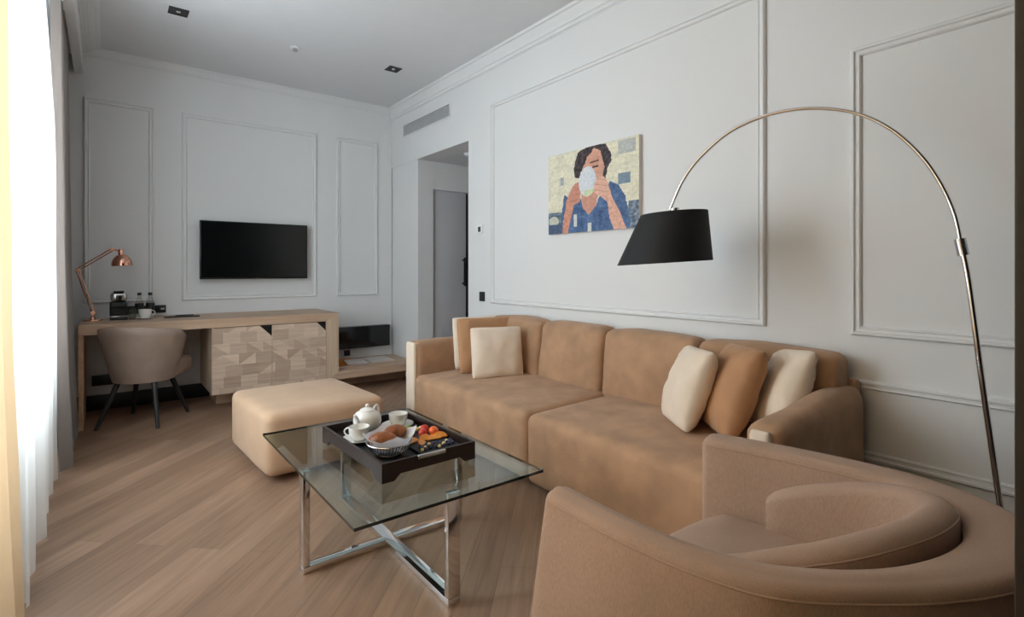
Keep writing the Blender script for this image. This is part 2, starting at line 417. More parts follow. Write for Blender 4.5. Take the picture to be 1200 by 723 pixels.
# crown moulding + pelmet
def crown_profile(d_, h_):   # (out from wall, down from ceiling)
    return [(0, 0), (d_, 0), (d_, .016), (d_-.006, .022), (d_-.026, .024), (d_-.030, .032), (d_-.040, .046), (d_-.056, .062), (d_-.068, .082), (d_-.070, .092), (d_-.052, .096), (.046, h_-.038), (.030, h_-.034), (.028, h_-.022), (.034, h_-.018), (.032, h_-.008), (.012, h_-.006), (.010, h_), (0, h_)]
def sweep(bm, prof, path):
    """prof points as function(out,down)->Vector at each path point"""
    rings = [[bm.verts.new(f(o_, d_)) for o_, d_ in prof] for f in path]
    n = len(prof)
    for A, B in zip(rings, rings[1:]):
        for j in range(n): bm.faces.new((A[j], A[(j+1) % n], B[(j+1) % n], B[j]))
    bm.faces.new(rings[0]); bm.faces.new(rings[-1][::-1])
    return bm
PX = -.154
def crown(name, f0, f1, d_, h_):
    pr = [(o_*d_/.10, k_*h_/.14) for o_, k_ in crown_profile(.10, .14)]
    struct(name, sweep(new(), pr, [f0, f1]), M['trim'], auto=25)
crown('trim_2', lambda o_, d_: Vector((RX-o_, NY, CZ-d_)), lambda o_, d_: Vector((RX-o_, BY, CZ-d_)), .065, .145)
crown('door_gap_shade1', lambda o_, d_: Vector((PX, BY-o_, CZ-d_)), lambda o_, d_: Vector((RX, BY-o_, CZ-d_)), .050, .070)
crown('door_gap_shade2', lambda o_, d_: Vector((PX+o_, NY, CZ-d_)), lambda o_, d_: Vector((PX+o_, BY, CZ-d_)), .120, .055)
struct('trim_3', bx(PX-.056, PX, NY, BY, 2.875, CZ), M['trim'], smooth=False)   # pelmet board
struct('trim_4', bx(LX, PX-.056, NY, BY, 3.02, CZ), M['trim'], smooth=False)

def frame_moulding(name, org, U, Vv, Nn, w_, h_, wd=.042, dp=.022, m='trim'):
    """picture-frame moulding: rectangle on a wall, mitred"""
    org, U, Vv, Nn = map(Vector, (org, U, Vv, Nn))
    prof = [(0, 0), (0, dp*.6), (wd*.16, dp), (wd*.36, dp), (wd*.46, dp*.55), (wd*.72, dp*.5), (wd*.84, dp*.75), (wd*.96, dp*.5), (wd, 0)]
    bm = new(); cs = [(0, 0, 1, 1), (w_, 0, -1, 1), (w_, h_, -1, -1), (0, h_, 1, -1)]
    rings = []
    for (cx, cy, sx, sy) in cs:
        rings.append([bm.verts.new(org+U*(cx+sx*i)+Vv*(cy+sy*i)+Nn*(o_-.001)) for i, o_ in prof])
    n = len(prof)
    for k in range(4):
        A, B = rings[k], rings[(k+1) % 4]
        for j in range(n-1): bm.faces.new((A[j], A[j+1], B[j+1], B[j]))
        bm.faces.new((A[n-1], A[0], B[0], B[n-1]))
    return struct(name, bm, M[m], auto=20)
Rn = (-1, 0, 0); Bn = (0, -1, 0)
frame_moulding('trim_5', (RX, 1.304, .915), (0, 1, 0), (0, 0, 1), Rn, 3.71-1.304, 2.655-.915)
frame_moulding('trim_6', (RX, -1.2, .910), (0, 1, 0), (0, 0, 1), Rn, .918+1.2, 2.198-.910)
frame_moulding('trim_7', (RX, -1.2, .36), (0, 1, 0), (0, 0, 1), Rn, 1.25+1.2, .715-.36)
frame_moulding('trim_8', (-.149, BY, .92), (1, 0, 0), (0, 0, 1), Bn, .498, 1.758)
frame_moulding('trim_9', (.559, BY, .92), (1, 0, 0), (0, 0, 1), Bn, 1.231, 1.758)
frame_moulding('door_gap_shade0', (2.007, BY, .92), (1, 0, 0), (0, 0, 1), Bn, .477, 1.755)
b = new(); box(b, LX, 1.60, BY-.018, BY, 0, .13, .004); struct('baseboard_back', b, M['black'])
b = new(); box(b, RX-.018, RX, NY, HY0, 0, .13, .004); struct('baseboard_right', b, M['black'])

# ------------------------------------------------------------------ sofa
sofa = thing('sofa', 'long tan suede sofa with two seat sections, standing against the right wall under the picture', 'sofa', (2.2, 2.25, 0))
def P(name, bm, m, par, **k): return obj(name, bm, m, par, world=True, **k)
SZ = .425
def seat_fn(q):
    # seat front edge rolls over softly, slightly higher at the back
    if q.z > .3: q.z += .012*max(0, min(1, (q.x-1.95)/.4))
    return q
P('seat', soft(new(), 1.80, 2.60, 2.195, 3.49, .05, SZ, .045, 18, (.0, .004, .018), .006, 3.0, 1, seat_fn), M['suede'], sofa)
P('seat', soft(new(), 1.79, 2.60, .99, 2.185, .05, SZ, .045, 18, (.006, .004, .018), .006, 3.0, 9, seat_fn), M['suede'], sofa)
def tilt_back(q):
    if q.x < 2.56: q.x += (q.z-.42)*.10
    return q
for i, (a, c) in enumerate(((.905, 1.58), (1.59, 2.235), (2.245, 2.84), (2.85, 3.47))):
    P('back_cushion', soft(new(), 2.425, 2.64, a, c, .40, .832, .05, 14, (.03, .0, .015), .010, 4.0, i*5+2, tilt_back), M['suede'], sofa)
P('back_frame', soft(new(), 2.60, 2.655, .875, 3.60, .05, .72, .02, 10), M['suede'], sofa)
arm = P('armrest', soft(new(), 1.815, 2.60, 3.482, 3.62, .05, .67, .035, 12, (0, .004, .004), .004, 4, 3), M['suede'], sofa)
pn = P('front_panel', soft(new(), 1.792, 1.826, 3.488, 3.616, .052, .662, .016, 8), M['cream'], arm); pn['label'] = 'cream front panel of the arm'
def arm_fn(q):
    if q.z > .4: q.z += .05*max(0, min(1, (q.x-1.85)/.65))*(q.z-.4)/.25
    q.y -= .0*(q.x-1.8)
    return q
arm = P('armrest', soft(new(), 1.835, 2.62, .845, .985, .05, .645, .05, 14, (0, .006, .006), .008, 5, 8, arm_fn), M['suede'], sofa)
pn = P('front_panel', soft(new(), 1.815, 1.85, .880, .955, .052, .632, .016, 8), M['cream'], arm); pn['label'] = 'cream front panel of the arm'
for (x, y) in ((1.9, 3.4), (1.9, 1.1), (2.5, 3.4), (2.5, 1.1)):
    P('foot', lathe(new(), [(.02, 0), (.025, .055)], (x, y, 0), 16), M['black'], sofa)

# ------------------------------------------------------------------ pillows
def pillow_bm(w_, h_, t_, n=26, pinch=.035, seed=0, wr=.005):
    bm = new(); G = {}
    for s in (1, -1):
        for i in range(n+1):
            for j in range(n+1):
                u = math.sin((2*i/n-1)*PI/2*.999); v = math.sin((2*j/n-1)*PI/2*.999)
                edge = i in (0, n) or j in (0, n)
                if edge and s == -1: G[s, i, j] = G[1, i, j]; continue
                cr = 1-.045*abs(u*v)**5; x = w_/2*u*cr*(1-pinch*(1-v*v)**1.0*abs(u)**1.5); z = h_/2*v*cr*(1-pinch*(1-u*u)*abs(v)**1.5)+h_/2
                th = ((1-u**2)*(1-v**2)); th = max(th, 0)**.36*t_/2
                nn = noise.noise(Vector((u*2.3+seed, v*2.3, s*3)))*wr*2+noise.noise(Vector((u*6+seed, v*6, s*5)))*wr
                th *= 1
                y = s*(th+nn*min(1, th/(t_*.2)))
                G[s, i, j] = bm.verts.new((x, y, z))
    for s in (1, -1):
        for i in range(n):
            for j in range(n):
                q = [G[s, i, j], G[s, i+1, j], G[s, i+1, j+1], G[s, i, j+1]]
                bm.faces.new(q if s == -1 else q[::-1])
    # sag: bottom pressed
    for v in bm.verts:
        if v.co.z < .06*h_: v.co.z = max(v.co.z, 0)
    return bm
def pillow(label, loc, yaw, lean, w_, h_, t_, m, group, seed, roll=0):
    bm = pillow_bm(w_, h_, t_, seed=seed)
    R = Matrix.Rotation(math.radians(lean), 4, 'X') @ Matrix.Rotation(math.radians(roll), 4, 'Y')
    bm.transform(R)
    zmin = min(v.co.z for v in bm.verts); bmesh.ops.translate(bm, vec=(0, 0, -zmin), verts=bm.verts)
    o = obj('throw_pillow', bm, M[m]); o.location = loc; o.rotation_euler = (0, 0, math.radians(yaw))
    tag(o, label, 'pillow', group); return o
zt = SZ+.012
pillow('cream square pillow half hidden behind the others against the left sofa arm', (2.33, 3.40, zt), -6, -8, .44, .41, .12, 'cream', None, 3)
pillow('tan square pillow between two cream ones at the left end of the sofa', (2.27, 3.21, zt), -12, -11, .45, .42, .14, 'tan_pillow', None, 11)
pillow('small cream pillow in front of the tan one at the left end of the sofa', (2.20, 2.98, zt), -20, -12, .385, .37, .14, 'cream', None, 21)
pillow('cream pillow leaning edge-on, leftmost of the three at the right end of the sofa', (2.205, 1.53, zt), 50, 20, .37, .40, .17, 'cream', None, 31, 3)
pillow('tan suede pillow leaning between two cream pillows at the right end of the sofa', (2.265, 1.355, zt), 48, 22, .40, .43, .19, 'tan_pillow', None, 41, 3)
pillow('cream pillow slumped over the right sofa arm, rightmost of the pillows', (2.345, 1.155, zt+.03), 47, 24, .36, .39, .16, 'cream', None, 51, 8)

# ------------------------------------------------------------------ ottoman
ott = thing('ottoman', 'square tan suede ottoman in front of the cabinet, behind the glass table', 'ottoman', (1.04, 3.54, 0), math.radians(3))
obj('cushion', soft(new(), -.36, .36, -.41, .40, .035, .395, .05, 18, (.012, .012, .01), .006, 3, 4), M['suede_light'], ott)
for sx in (-1, 1):
    for sy in (-1, 1): obj('foot', lathe(new(), [(.02, 0), (.025, .045)], (sx*.20, sy*.24, 0), 16), M['black'], ott)

# ------------------------------------------------------------------ coffee table
tb = thing('coffee_table', 'square glass coffee table on crossed chrome legs, holding the breakfast tray', 'table', (.975, 2.13, 0))
TX0, TX1, TY0, TY1 = .595, 1.360, 1.545, 2.715
b = new(); t0, t1 = .405, .422; be = .028
lo = [(TX0, TY0), (TX1, TY0), (TX1, TY1), (TX0, TY1)]
r0 = [b.verts.new((x, y, t0)) for x, y in lo]; r1 = [b.verts.new((x, y, t1-.006)) for x, y in lo]
r2 = [b.verts.new((x+(be if x == TX0 else -be), y+(be if y == TY0 else -be), t1)) for x, y in lo]
for k in range(4):
    f = b.faces.new((r0[k], r0[(k+1) % 4], r1[(k+1) % 4], r1[k])); f.material_index = 1
    b.faces.new((r1[k], r1[(k+1) % 4], r2[(k+1) % 4], r2[k]))
b.faces.new(r2); b.faces.new(r0[::-1])
P('glass_top', b, None, tb, smooth=False, mats=[M['table_glass'], M['glass_edge']])
lz = .4045
cx, cy = .985, 2.15
def bar_x():
    b = new(); w_ = .026
    box(b, .612, 1.352, cy-w_, cy+w_, 0, .028, .003)
    box(b, .612, .640, cy-w_, cy+w_, .028, lz, .003); box(b, 1.324, 1.352, cy-w_, cy+w_, .028, lz, .003)
    return b
def bar_y():
    b = new(); w_ = .026
    box(b, cx-w_, cx+w_, 1.60, 2.69, .0005, .0285, .003)
    box(b, cx-w_, cx+w_, 1.60, 1.628, .028, lz, .003); box(b, cx-w_, cx+w_, 2.662, 2.69, .028, lz, .003)
    return b
P('leg_frame', bar_x(), M['chrome'], tb); P('leg_frame', bar_y(), M['chrome'], tb)

# ------------------------------------------------------------------ breakfast tray and what is on it
TZ = .4225
tray = thing('tray', 'dark brown wooden breakfast tray with short feet on the glass table', 'tray', (.99, 2.095, TZ), math.radians(1.5))
hw, hl = .207, .305
def side_bm(L_, t_=.012):
    """a side board along +X of length L_, with an arch cut in the bottom"""
    pts = [(-L_/2, 0), (-L_/2+.05, 0), (-L_/2+.075, .022), (L_/2-.075, .022), (L_/2-.05, 0), (L_/2, 0), (L_/2, .072), (-L_/2, .072)]
    b = prism(new(), [(x, -t_/2, z) for x, z in pts], (0, t_, 0)); return b
b = new()
for yy in (-hl+.006, hl-.006): merge(b, side_bm(hw*2), Matrix.Translation((0, yy, 0)))
for xx in (-hw+.006, hw-.006): merge(b, side_bm(hl*2-.024), Matrix.Translation((xx, 0, 0)) @ Matrix.Rotation(PI/2, 4, 'Z'))
obj('frame', b, M['tray'], tray, smooth=False)
obj('base', bx(-hw+.012, hw-.012, -hl+.012, hl-.012, .026, .036), M['tray_in'], tray, smooth=False)
for s in (-1, 1):
    hb = bx(-.062, .062, s*hl-.009, s*hl+.006, .058, .0735, .004); obj('handle', hb, M['steel'], tray)
FZ = TZ+.0362

def cup_set(x, y, lab_c, lab_s, ang):
    s = tag(obj('saucer', lathe(new(), [(.028, 0), (.034, .002), (.055, .007), (.072, .015), (.072, .017), (.054, .0105), (.034, .006), (.001, .005)], n=40), M['china']), lab_s, 'saucer', None)
    s.location = (x, y, FZ)
    c = thing('teacup', lab_c, 'cup', (x, y, FZ+.0065), ang)
    obj('bowl', lathe(new(), [(.022, 0), (.026, .003), (.034, .012), (.042, .03), (.045, .058), (.043, .0585), (.040, .03), (.030, .012), (.001, .008)], n=36), M['china'], c)
    pts = [(.040+.026*math.sin(a), 0, .034-.018*math.cos(a)) for a in [PI*k/10 for k in range(11)]]
    obj('handle', tube(new(), pts, .0035, 8), M['china'], c)
cup_set(.868, 2.195, 'white teacup beside the bread basket, at the left edge of the tray', 'white saucer under the left teacup, beside the teapot', 2.4)
cup_set(1.095, 2.285, 'white teacup behind the bread basket, to the right of the teapot', 'white saucer under the right teacup, behind the bread', .5)

tp = thing('teapot', 'white china teapot with round knob lid at the back of the tray', 'teapot', (.955, 2.315, FZ), math.radians(215))
obj('body', lathe(new(), [(.034, 0), (.045, .004), (.058, .022), (.064, .045), (.062, .068), (.052, .086), (.036, .094), (.034, .096)], n=40), M['china'], tp)
ld = obj('lid', lathe(new(), [(.035, .094), (.034, .099), (.020, .106), (.006, .109)], n=32), M['china'], tp)
obj('knob', ball(new(), (0, 0, .116), .010), M['china'], ld)
obj('spout', tube(new(), catmull([(.045, 0, .030), (.075, 0, .045), (.083, 0, .075), (.100, 0, .098)], 6), [.016-.010*k/18 for k in range(19)], 14), M['china'], tp)
obj('handle', tube(new(), catmull([(-.045, 0, .085), (-.078, 0, .100), (-.098, 0, .075), (-.085, 0, .040), (-.056, 0, .024)], 6), .0055, 10), M['china'], tp)

bk = thing('bread_basket', 'small silver wire bread basket lined with a white napkin', 'basket', (.905, 1.965, FZ))
b = new(); n = 44
for k in range(n):
    a = 2*PI*k/n
    tube(b, [(math.cos(a)*.045, math.sin(a)*.045, .003), (math.cos(a+.10)*.076, math.sin(a+.10)*.076, .022), (math.cos(a+.16)*.090, math.sin(a+.16)*.090, .052)], .0019, 5)
for r_, z_, t_ in ((.045, .003, .003), (.091, .053, .003)):
    tube(b, [(math.cos(a)*r_, math.sin(a)*r_, z_) for a in [2*PI*j/36 for j in range(36)]], t_, 6, closed=True)
obj('wire_bowl', b, M['steel'], bk)
def napkin():
    bm = new(); n = 30; V = {}
    for i in range(n+1):
        for j in range(n+1):
            x = (i/n-.5)*.225; y = (j/n-.5)*.225
            c, s_ = math.cos(.6), math.sin(.6); X_, Y_ = x*c-y*s_, x*s_+y*c
            r_ = math.hypot(X_, Y_)
            z = .006+.050*min(1, r_/.085)**3+ (r_-.085)*.55*(r_ > .085)
            k = 1 if r_ < .085 else (.085+(r_-.085)*.35)/r_
            z += .006*noise.noise(Vector((x*22, y*22, 1)))*min(1, r_/.05)
            V[i, j] = bm.verts.new((X_*k, Y_*k, z))
    for i in range(n):
        for j in range(n): bm.faces.new((V[i, j], V[i+1, j], V[i+1, j+1], V[i, j+1]))
    bmesh.ops.solidify(bm, geom=bm.faces[:], thickness=.0015)
    return bm
np_ = tag(obj('napkin', napkin(), M['napkin']), 'white cloth napkin folded in the wire bread basket', 'napkin'); np_.location = (.905, 1.965, FZ+.006)
def roll_bm(a, seed):
    b = new(); u, v = 30, 18
    ball(b, (0, 0, 0), .036, (1.35, .92, .72), u, v)
    for q in b.verts:
        th = q.co.x/.049
        q.co *= 1+.05*abs(math.sin(th*5))+.05*noise.noise(q.co*30+Vector((seed, 0, 0)))
    b.transform(Matrix.Rotation(a, 4, 'Z')); b.transform(Matrix.Scale(1.08, 4)); return b
for (x, y, a, lab) in ((.866, 1.948, -.5, 'golden brown bread roll in the basket, nearest the left teacup'), (.946, 2.004, .25, 'golden brown bread roll in the basket, nearest the fruit plate')):
    o = tag(obj('bread_roll', roll_bm(a, x*50), M['bread']), lab, 'bread'); o.location = (x, y, FZ+.072)

pl = obj('plate', bx(-.093, .093, -.150, .150, 0, .010, .004), M['slate']); tag(pl, 'dark slate serving plate full of fruit on the right of the tray', 'plate'); pl.location = (1.085, 2.012, FZ+.001); pl.rotation_euler = (0, 0, math.radians(1.5))
PZ = FZ+.0112
def fruit(name, bm, m, lab, loc, cat, group=None):
    o = tag(obj(name, bm, M[m]), lab, cat, group); o.location = loc; return o
fruit('red_plum', ball(new(), (0, 0, 0), .020, (1, 1, .92)), 'red', 'round red fruit on the slate plate, nearest the bread', (1.098, 2.045, PZ+.0185), 'fruit')
fruit('red_plum', ball(new(), (0, 0, 0), .020, (1, 1, .92)), 'red', 'red fruit behind the other red one on the slate plate', (1.130, 2.092, PZ+.0185), 'fruit')
fruit('apricot', ball(new(), (0, 0, 0), .0225, (1, 1, .95)), 'orange', 'round orange apricot on the slate plate beside the red fruit', (1.142, 2.030, PZ+.0212), 'fruit')
gp = [(0, 0, 0), (.021, .004, 0), (.008, .021, 0), (-.014, .016, 0), (-.02, -.004, 0), (.004, -.02, 0), (.004, .006, .017), (-.01, .0, .016), (.016, -.015, .003)]
for k, (x, y, z) in enumerate(gp):
    fruit('grape', ball(new(), (0, 0, 0), .0115, (1, 1, 1.12), 14, 10), 'green', 'green grape in the small bunch beside the red fruit', (1.062+x, 2.112+y, PZ+.0125+z), 'fruit', 'green grapes on the slate plate')
for k, (x, y) in enumerate(((1.115, 2.135), (1.137, 2.138), (1.094, 2.142))):
    fruit('pale_berry', ball(new(), (0, 0, 0), .011, (1.1, 1, .9), 14, 10), 'pale_fruit', 'pale yellow fruit piece at the back edge of the slate plate', (x, y, PZ+.0095), 'fruit', 'pale fruit pieces on the slate plate')
def slice_bm():
    """half-moon orange slice lying tilted"""
    b = new(); n = 18; R = .030
    pts = [(R*math.cos(PI*k/n), 0, R*math.sin(PI*k/n)*.9) for k in range(n+1)]
    prism(b, pts, (0, .007, 0)); return b
def slice_thing(lab, loc, rot):
    o = thing('orange_slice', lab, 'fruit', loc); o['group'] = 'orange slices on the slate plate'
    R = Matrix.Rotation(rot[2], 4, 'Z') @ Matrix.Rotation(rot[0], 4, 'X')
    f = slice_bm(); f.transform(R); zmin = min(v.co.z for v in f.verts)
    f.transform(Matrix.Translation((0, 0, -zmin))); obj('flesh', f, M['slice'], o, smooth=False)
    rn = new(); n = 18
    tube(rn, [(.0305*math.cos(PI*k/n), .0035, .0305*math.sin(PI*k/n)*.9) for k in range(n+1)], .0034, 8)
    rn.transform(Matrix.Translation((0, 0, -zmin)) @ R); obj('rind', rn, M['orange'], o)
SL = ['leftmost, next to the bread basket', 'at the near left corner of the slate plate', 'directly in front of the round red fruit', 'in the middle of the plate front', 'rightmost, in front of the apricot']
for k, (x, y, rz, rx) in enumerate(((1.030, 1.990, .5, -1.0), (1.052, 1.945, .9, -1.1), (1.085, 1.990, .1, -.9), (1.118, 1.975, -.1, -1.1), (1.150, 1.985, -.3, -.9))):
    slice_thing('half orange slice '+SL[k], (x, y, PZ), (rx, 0, rz))
for k in range(24):
    x = 1.008+.0068*k+random.uniform(-.004, .004); y = 1.884+.020*(k % 3)+random.uniform(-.004, .004)
    fruit('blueberry', ball(new(), (0, 0, 0), .0078, (1, 1, .9), 12, 8), 'berry' if k % 4 else 'pale_fruit', 'small berry along the front edge of the slate plate', (x, y, PZ+.0068), 'fruit', 'berries on the slate plate')

# ------------------------------------------------------------------ armchair
ac = thing('armchair', 'rounded beige linen tub armchair in the near right corner', 'armchair', (1.25, .55, 0))
OUT = [(.856, .955), (.850, .82), (.850, .69), (.863, .58), (.890, .477), (.930, .41), (1.005, .340), (1.126, .250), (1.273, .178), (1.43, .150), (1.57, .185), (1.665, .275), (1.715, .40), (1.722, .54), (1.692, .745), (1.640, .950)]
INN = [(.936, .955), (.930, .82), (.930, .69), (.942, .60), (.975, .50), (1.020, .44), (1.090, .375), (1.180, .325), (1.290, .290), (1.41, .280), (1.51, .305), (1.585, .365), (1.622, .46), (1.622, .56), (1.597, .745), (1.545, .950)]
def shell():
    bm = new(); o_ = catmull([(x, y, 0) for x, y in OUT], 8); i_ = catmull([(x, y, 0) for x, y in INN], 8)
    rings = []; zt_ = .655; r = .024
    n = len(o_)
    def ring(O, I, shrink=0.0):
        d_ = (I-O); L_ = d_.length; d_ = d_/L_; ps = []
        O = O+d_*shrink; I = I-d_*shrink; L_ -= 2*shrink; z1 = zt_-shrink
        ps.append(O+d_*.02+Vector((0, 0, .06+shrink))); ps.append(O+d_*.004+Vector((0, 0, .10))); ps.append(O+Vector((0, 0, .35))); ps.append(O+Vector((0, 0, .55)))
        for k in range(7):
            a = PI/2*k/6; ps.append(O+d_*(r-r*math.cos(a))+Vector((0, 0, z1-r+r*math.sin(a))))
        for k in range(1, 6): ps.append(O+d_*(r+(L_-2*r)*k/6)+Vector((0, 0, z1+.004*math.sin(PI*k/6))))
        for k in range(7):
            a = PI/2*(1-k/6); ps.append(I-d_*(r-r*math.cos(a))+Vector((0, 0, z1-r+r*math.sin(a))))
        ps.append(I+Vector((0, 0, .50))); ps.append(I+Vector((0, 0, .30))); ps.append(I-d_*.01+Vector((0, 0, .06+shrink)))
        oi = len(ps)-3
        for q, p_ in enumerate(ps):
            if q < 4: ps[q] = p_-d_*(.64-p_.z)*.10
        return ps
    # rounded front ends
    t0 = (o_[0]-o_[1]).normalized(); t1 = (o_[-1]-o_[-2]).normalized(); e = .024
    for k in range(5):
        a = PI/2*k/5; off = t0*(e*math.cos(a)-e)*1+t0*0
        rings.append([p+t0*(e*math.cos(a)+max(0, .64-p.z)*.08) for p in ring(o_[0], i_[0], e*(1-math.sin(a)))])
    for k in range(n): rings.append(ring(o_[k], i_[k]))
    for k in range(1, 6):
        a = PI/2*(1-k/5)
        rings.append([p+t1*(e*math.cos(a)) for p in ring(o_[-1], i_[-1], e*(1-math.sin(a)))])
    V = [[bm.verts.new(p) for p in rg] for rg in rings]; m_ = len(V[0])
    for A, B in zip(V, V[1:]):
        for j in range(m_): bm.faces.new((A[j], A[(j+1) % m_], B[(j+1) % m_], B[j]))
    bm.faces.new(V[0]); bm.faces.new(V[-1][::-1])
    return bm
P('shell', shell(), M['linen'], ac, auto=60)
# piping seams on the shell
def seam(path, z, r=.0028):
    return tube(new(), [Vector((p.x, p.y, z)) for p in path], r, 6)
# seat: follows the inner outline
def seat_bm():
    bm = new(); inn = catmull([(x, y, 0) for x, y in INN], 6); c = Vector((1.25, .72, 0)); rings = []
    pts = [p+(c-p).normalized()*.004 for p in inn]
    pts = [Vector((pts[0].x, .90, 0))]+[p for p in pts if p.y < .90]+[Vector((pts[-1].x, .90, 0))]
    F = []
    for k in range(9):
        t = k/8; F.append(Vector((pts[-1].x*(1-t)+pts[0].x*t, .90+.035*math.sin(PI*t)**.5, 0)))
    loop = pts+F[1:-1]
    prof = [(0, .10), (0, .39), (.006, .415), (.02, .432), (.045, .441), (.10, .446), (.2, .449)]
    for d_, z in prof:
        rings.append([bm.verts.new(Vector((p.x, p.y, z))+(c-p)*(d_/(c-p).length)) for p in loop])
    n = len(loop)
    for A, B in zip(rings, rings[1:]):
        for j in range(n): bm.faces.new((A[j], A[(j+1) % n], B[(j+1) % n], B[j]))
    bm.faces.new(rings[0][::-1]); bm.faces.new(rings[-1])
    return bm
P('seat', seat_bm(), M['linen'], ac, auto=60)
# curved back pad inside the shell, its top sloping down towards the arms
PADC = [(.978,.76),(.978,.69),(.990,.61),(1.020,.530),(1.060,.482),(1.122,.420),(1.205,.372),(1.30,.338),(1.40,.326),(1.485,.338),(1.548,.385),(1.580,.46),(1.580,.555),(1.550,.752)]
def pad():
    bm = new(); c_ = catmull([(x, y, 0) for x, y in PADC], 8); n = len(c_); V = []
    cum = [0]
    for a, b2 in zip(c_, c_[1:]): cum.append(cum[-1]+(b2-a).length)
    for k in range(n):
        t = cum[k]/cum[-1]
        tg = (c_[min(k+1, n-1)]-c_[max(k-1, 0)]).normalized(); nr = Vector((-tg.y, tg.x, 0))   # left of travel = inward
        top = .530+.160*(math.sin(PI*min(1, max(0, t)))**.75); top += .012*(t-.5)
        hw_ = .033+.004*math.sin(PI*t)
        e = min(1, min(t, 1-t)/.03); e = math.sqrt(max(0.0, 1-(1-e)**2)); hw_ *= .75+.25*e; top -= .003*(1-e)
        bot = .43; ps = []; m_ = 10
        ps.append((-hw_*.8, bot)); ps.append((-hw_, bot+.03)); 
        for q in range(1, 4): ps.append((-hw_, bot+.03+(top-hw_-bot-.03)*q/4))
        for q in range(m_+1):
            a = PI*q/m_; ps.append((-hw_*math.cos(a), top-hw_*.8+hw_*.8*math.sin(a)))
        for q in range(3, 0, -1): ps.append((hw_, bot+.03+(top-hw_-bot-.03)*q/4))
        ps.append((hw_, bot+.03)); ps.append((hw_*.8, bot))
        ring_ = []
        for x, z in ps:
            wv = .004*noise.noise(Vector((t*22, z*5, 0)))*(1 if x > 0 else .3)
            ring_.append(bm.verts.new(c_[k]+nr*(x+wv)+Vector((0, 0, z))))
        V.append(ring_)
    m_ = len(V[0])
    for A, B in zip(V, V[1:]):
        for j in range(m_): bm.faces.new((A[j], A[(j+1) % m_], B[(j+1) % m_], B[j]))
    bm.faces.new(V[0]); bm.faces.new(V[-1][::-1])
    return bm
pdo = P('back_pad', pad(), M['linen'], ac, auto=60)
def pad_seam():
    c_ = catmull([(x, y, 0) for x, y in PADC], 8); n = len(c_); cum = [0]; ps = []
    for a, b2 in zip(c_, c_[1:]): cum.append(cum[-1]+(b2-a).length)
    for k in range(n):
        t = cum[k]/cum[-1]; tg = (c_[min(k+1, n-1)]-c_[max(k-1, 0)]).normalized(); nr = Vector((-tg.y, tg.x, 0))
        hw_ = .033+.004*math.sin(PI*t); top = .530+.160*(math.sin(PI*min(1, max(0, t)))**.75)+.012*(t-.5)
        ps.append(c_[k]-nr*hw_*.93+Vector((0, 0, top-hw_*.55)))
    return tube(new(), ps, .0022, 6)
P('piping', pad_seam(), M['linen'], pdo)
shell_o = [o for o in ac.children if o.name.startswith('shell')][0]
def shell_seam(path, off, z):
    c_ = catmull([(x, y, 0) for x, y in path], 8); ct = Vector((1.27, .62, 0)); n = len(c_)
    return tube(new(), [p+Vector((0, 0, z)) for p in c_], .0022, 6)
P('piping', shell_seam(OUT, 0, .632), M['linen'], shell_o); P('piping', shell_seam(INN, 0, .630), M['linen'], shell_o)
for (x, y) in ((.93, .88), (1.57, .88), (1.0, .45), (1.58, .35)):
    P('foot', lathe(new(), [(.018, 0), (.024, .07)], (x, y, 0), 16), M['dark_leg'], ac)

# ------------------------------------------------------------------ arc floor lamp
al = thing('arc_floor_lamp', 'tall chrome arc floor lamp with a black drum shade reaching over the sofa', 'lamp', (2.50, .37, 0))
ARC = [(2.500, .345, .05), (2.489, .372, .20), (2.478, .391, .376), (2.469, .416, .617), (2.462, .438, .826), (2.451, .471, 1.160), (2.445, .489, 1.283)]
ARC2 = [(2.445, .489, 1.283), (2.438, .509, 1.408), (2.424, .550, 1.531), (2.404, .609, 1.645), (2.374, .695, 1.752), (2.339, .799, 1.826), (2.296, .924, 1.866), (2.256, 1.043, 1.872), (2.218, 1.153, 1.851), (2.184, 1.252, 1.806), (2.149, 1.357, 1.717), (2.124, 1.430, 1.618), (2.105, 1.487, 1.487)]
P('pole', tube(new(), catmull(ARC, 6), .0100, 14), M['chrome'], al)
P('arc_tube', tube(new(), catmull(ARC2, 8), .0075, 14), M['chrome'], al)
P('collar', tube(new(), [(2.4465, .484, 1.255), (2.4435, .494, 1.315)], .0175, 18), M['steel'], al)
P('base', lathe(new(), [(.15, 0), (.155, .006), (.155, .04), (.15, .046), (.02, .05)], (2.50, .345, 0), 40), M['black'], al)
# shade (own tilt)
sb = new(); n = 56
prof = [(.217, 0), (.2175, .002), (.153, .232), (.151, .232), (.215, .003)]
rings = [[sb.verts.new((r_*math.cos(2*PI*j/n), r_*math.sin(2*PI*j/n), z_)) for j in range(n)] for r_, z_ in prof]
for a_, (A, B) in enumerate(zip(rings, rings[1:]+rings[:1])):
    for j in range(n):
        f = sb.faces.new((A[j], A[(j+1) % n], B[(j+1) % n], B[j])); f.material_index = 1 if a_ == 3 else 0
SK = Matrix.Identity(4); SK[0][2] = .26   # the shade is cut slightly off-centre
SH = Matrix.Translation((2.083, 1.504, 1.236)) @ Matrix.Rotation(math.radians(-37.92), 4, 'Z') @ Matrix.Rotation(math.radians(-3.5), 4, 'Y') @ SK
sb.transform(SH)
sh = P('lamp_shade', sb, None, al, mats=[M['shade'], M['shade_in']])
sp = new(); tube(sp, [(0, 0, .255), (0, 0, .205)], .022, 18)
for k in range(3):
    a = 2*PI*k/3; tube(sp, [(0, 0, .225), (math.cos(a)*.153, math.sin(a)*.153, .228)], .0025, 6)
sp.transform(SH); P('shade_fitting', sp, M['steel'], sh)
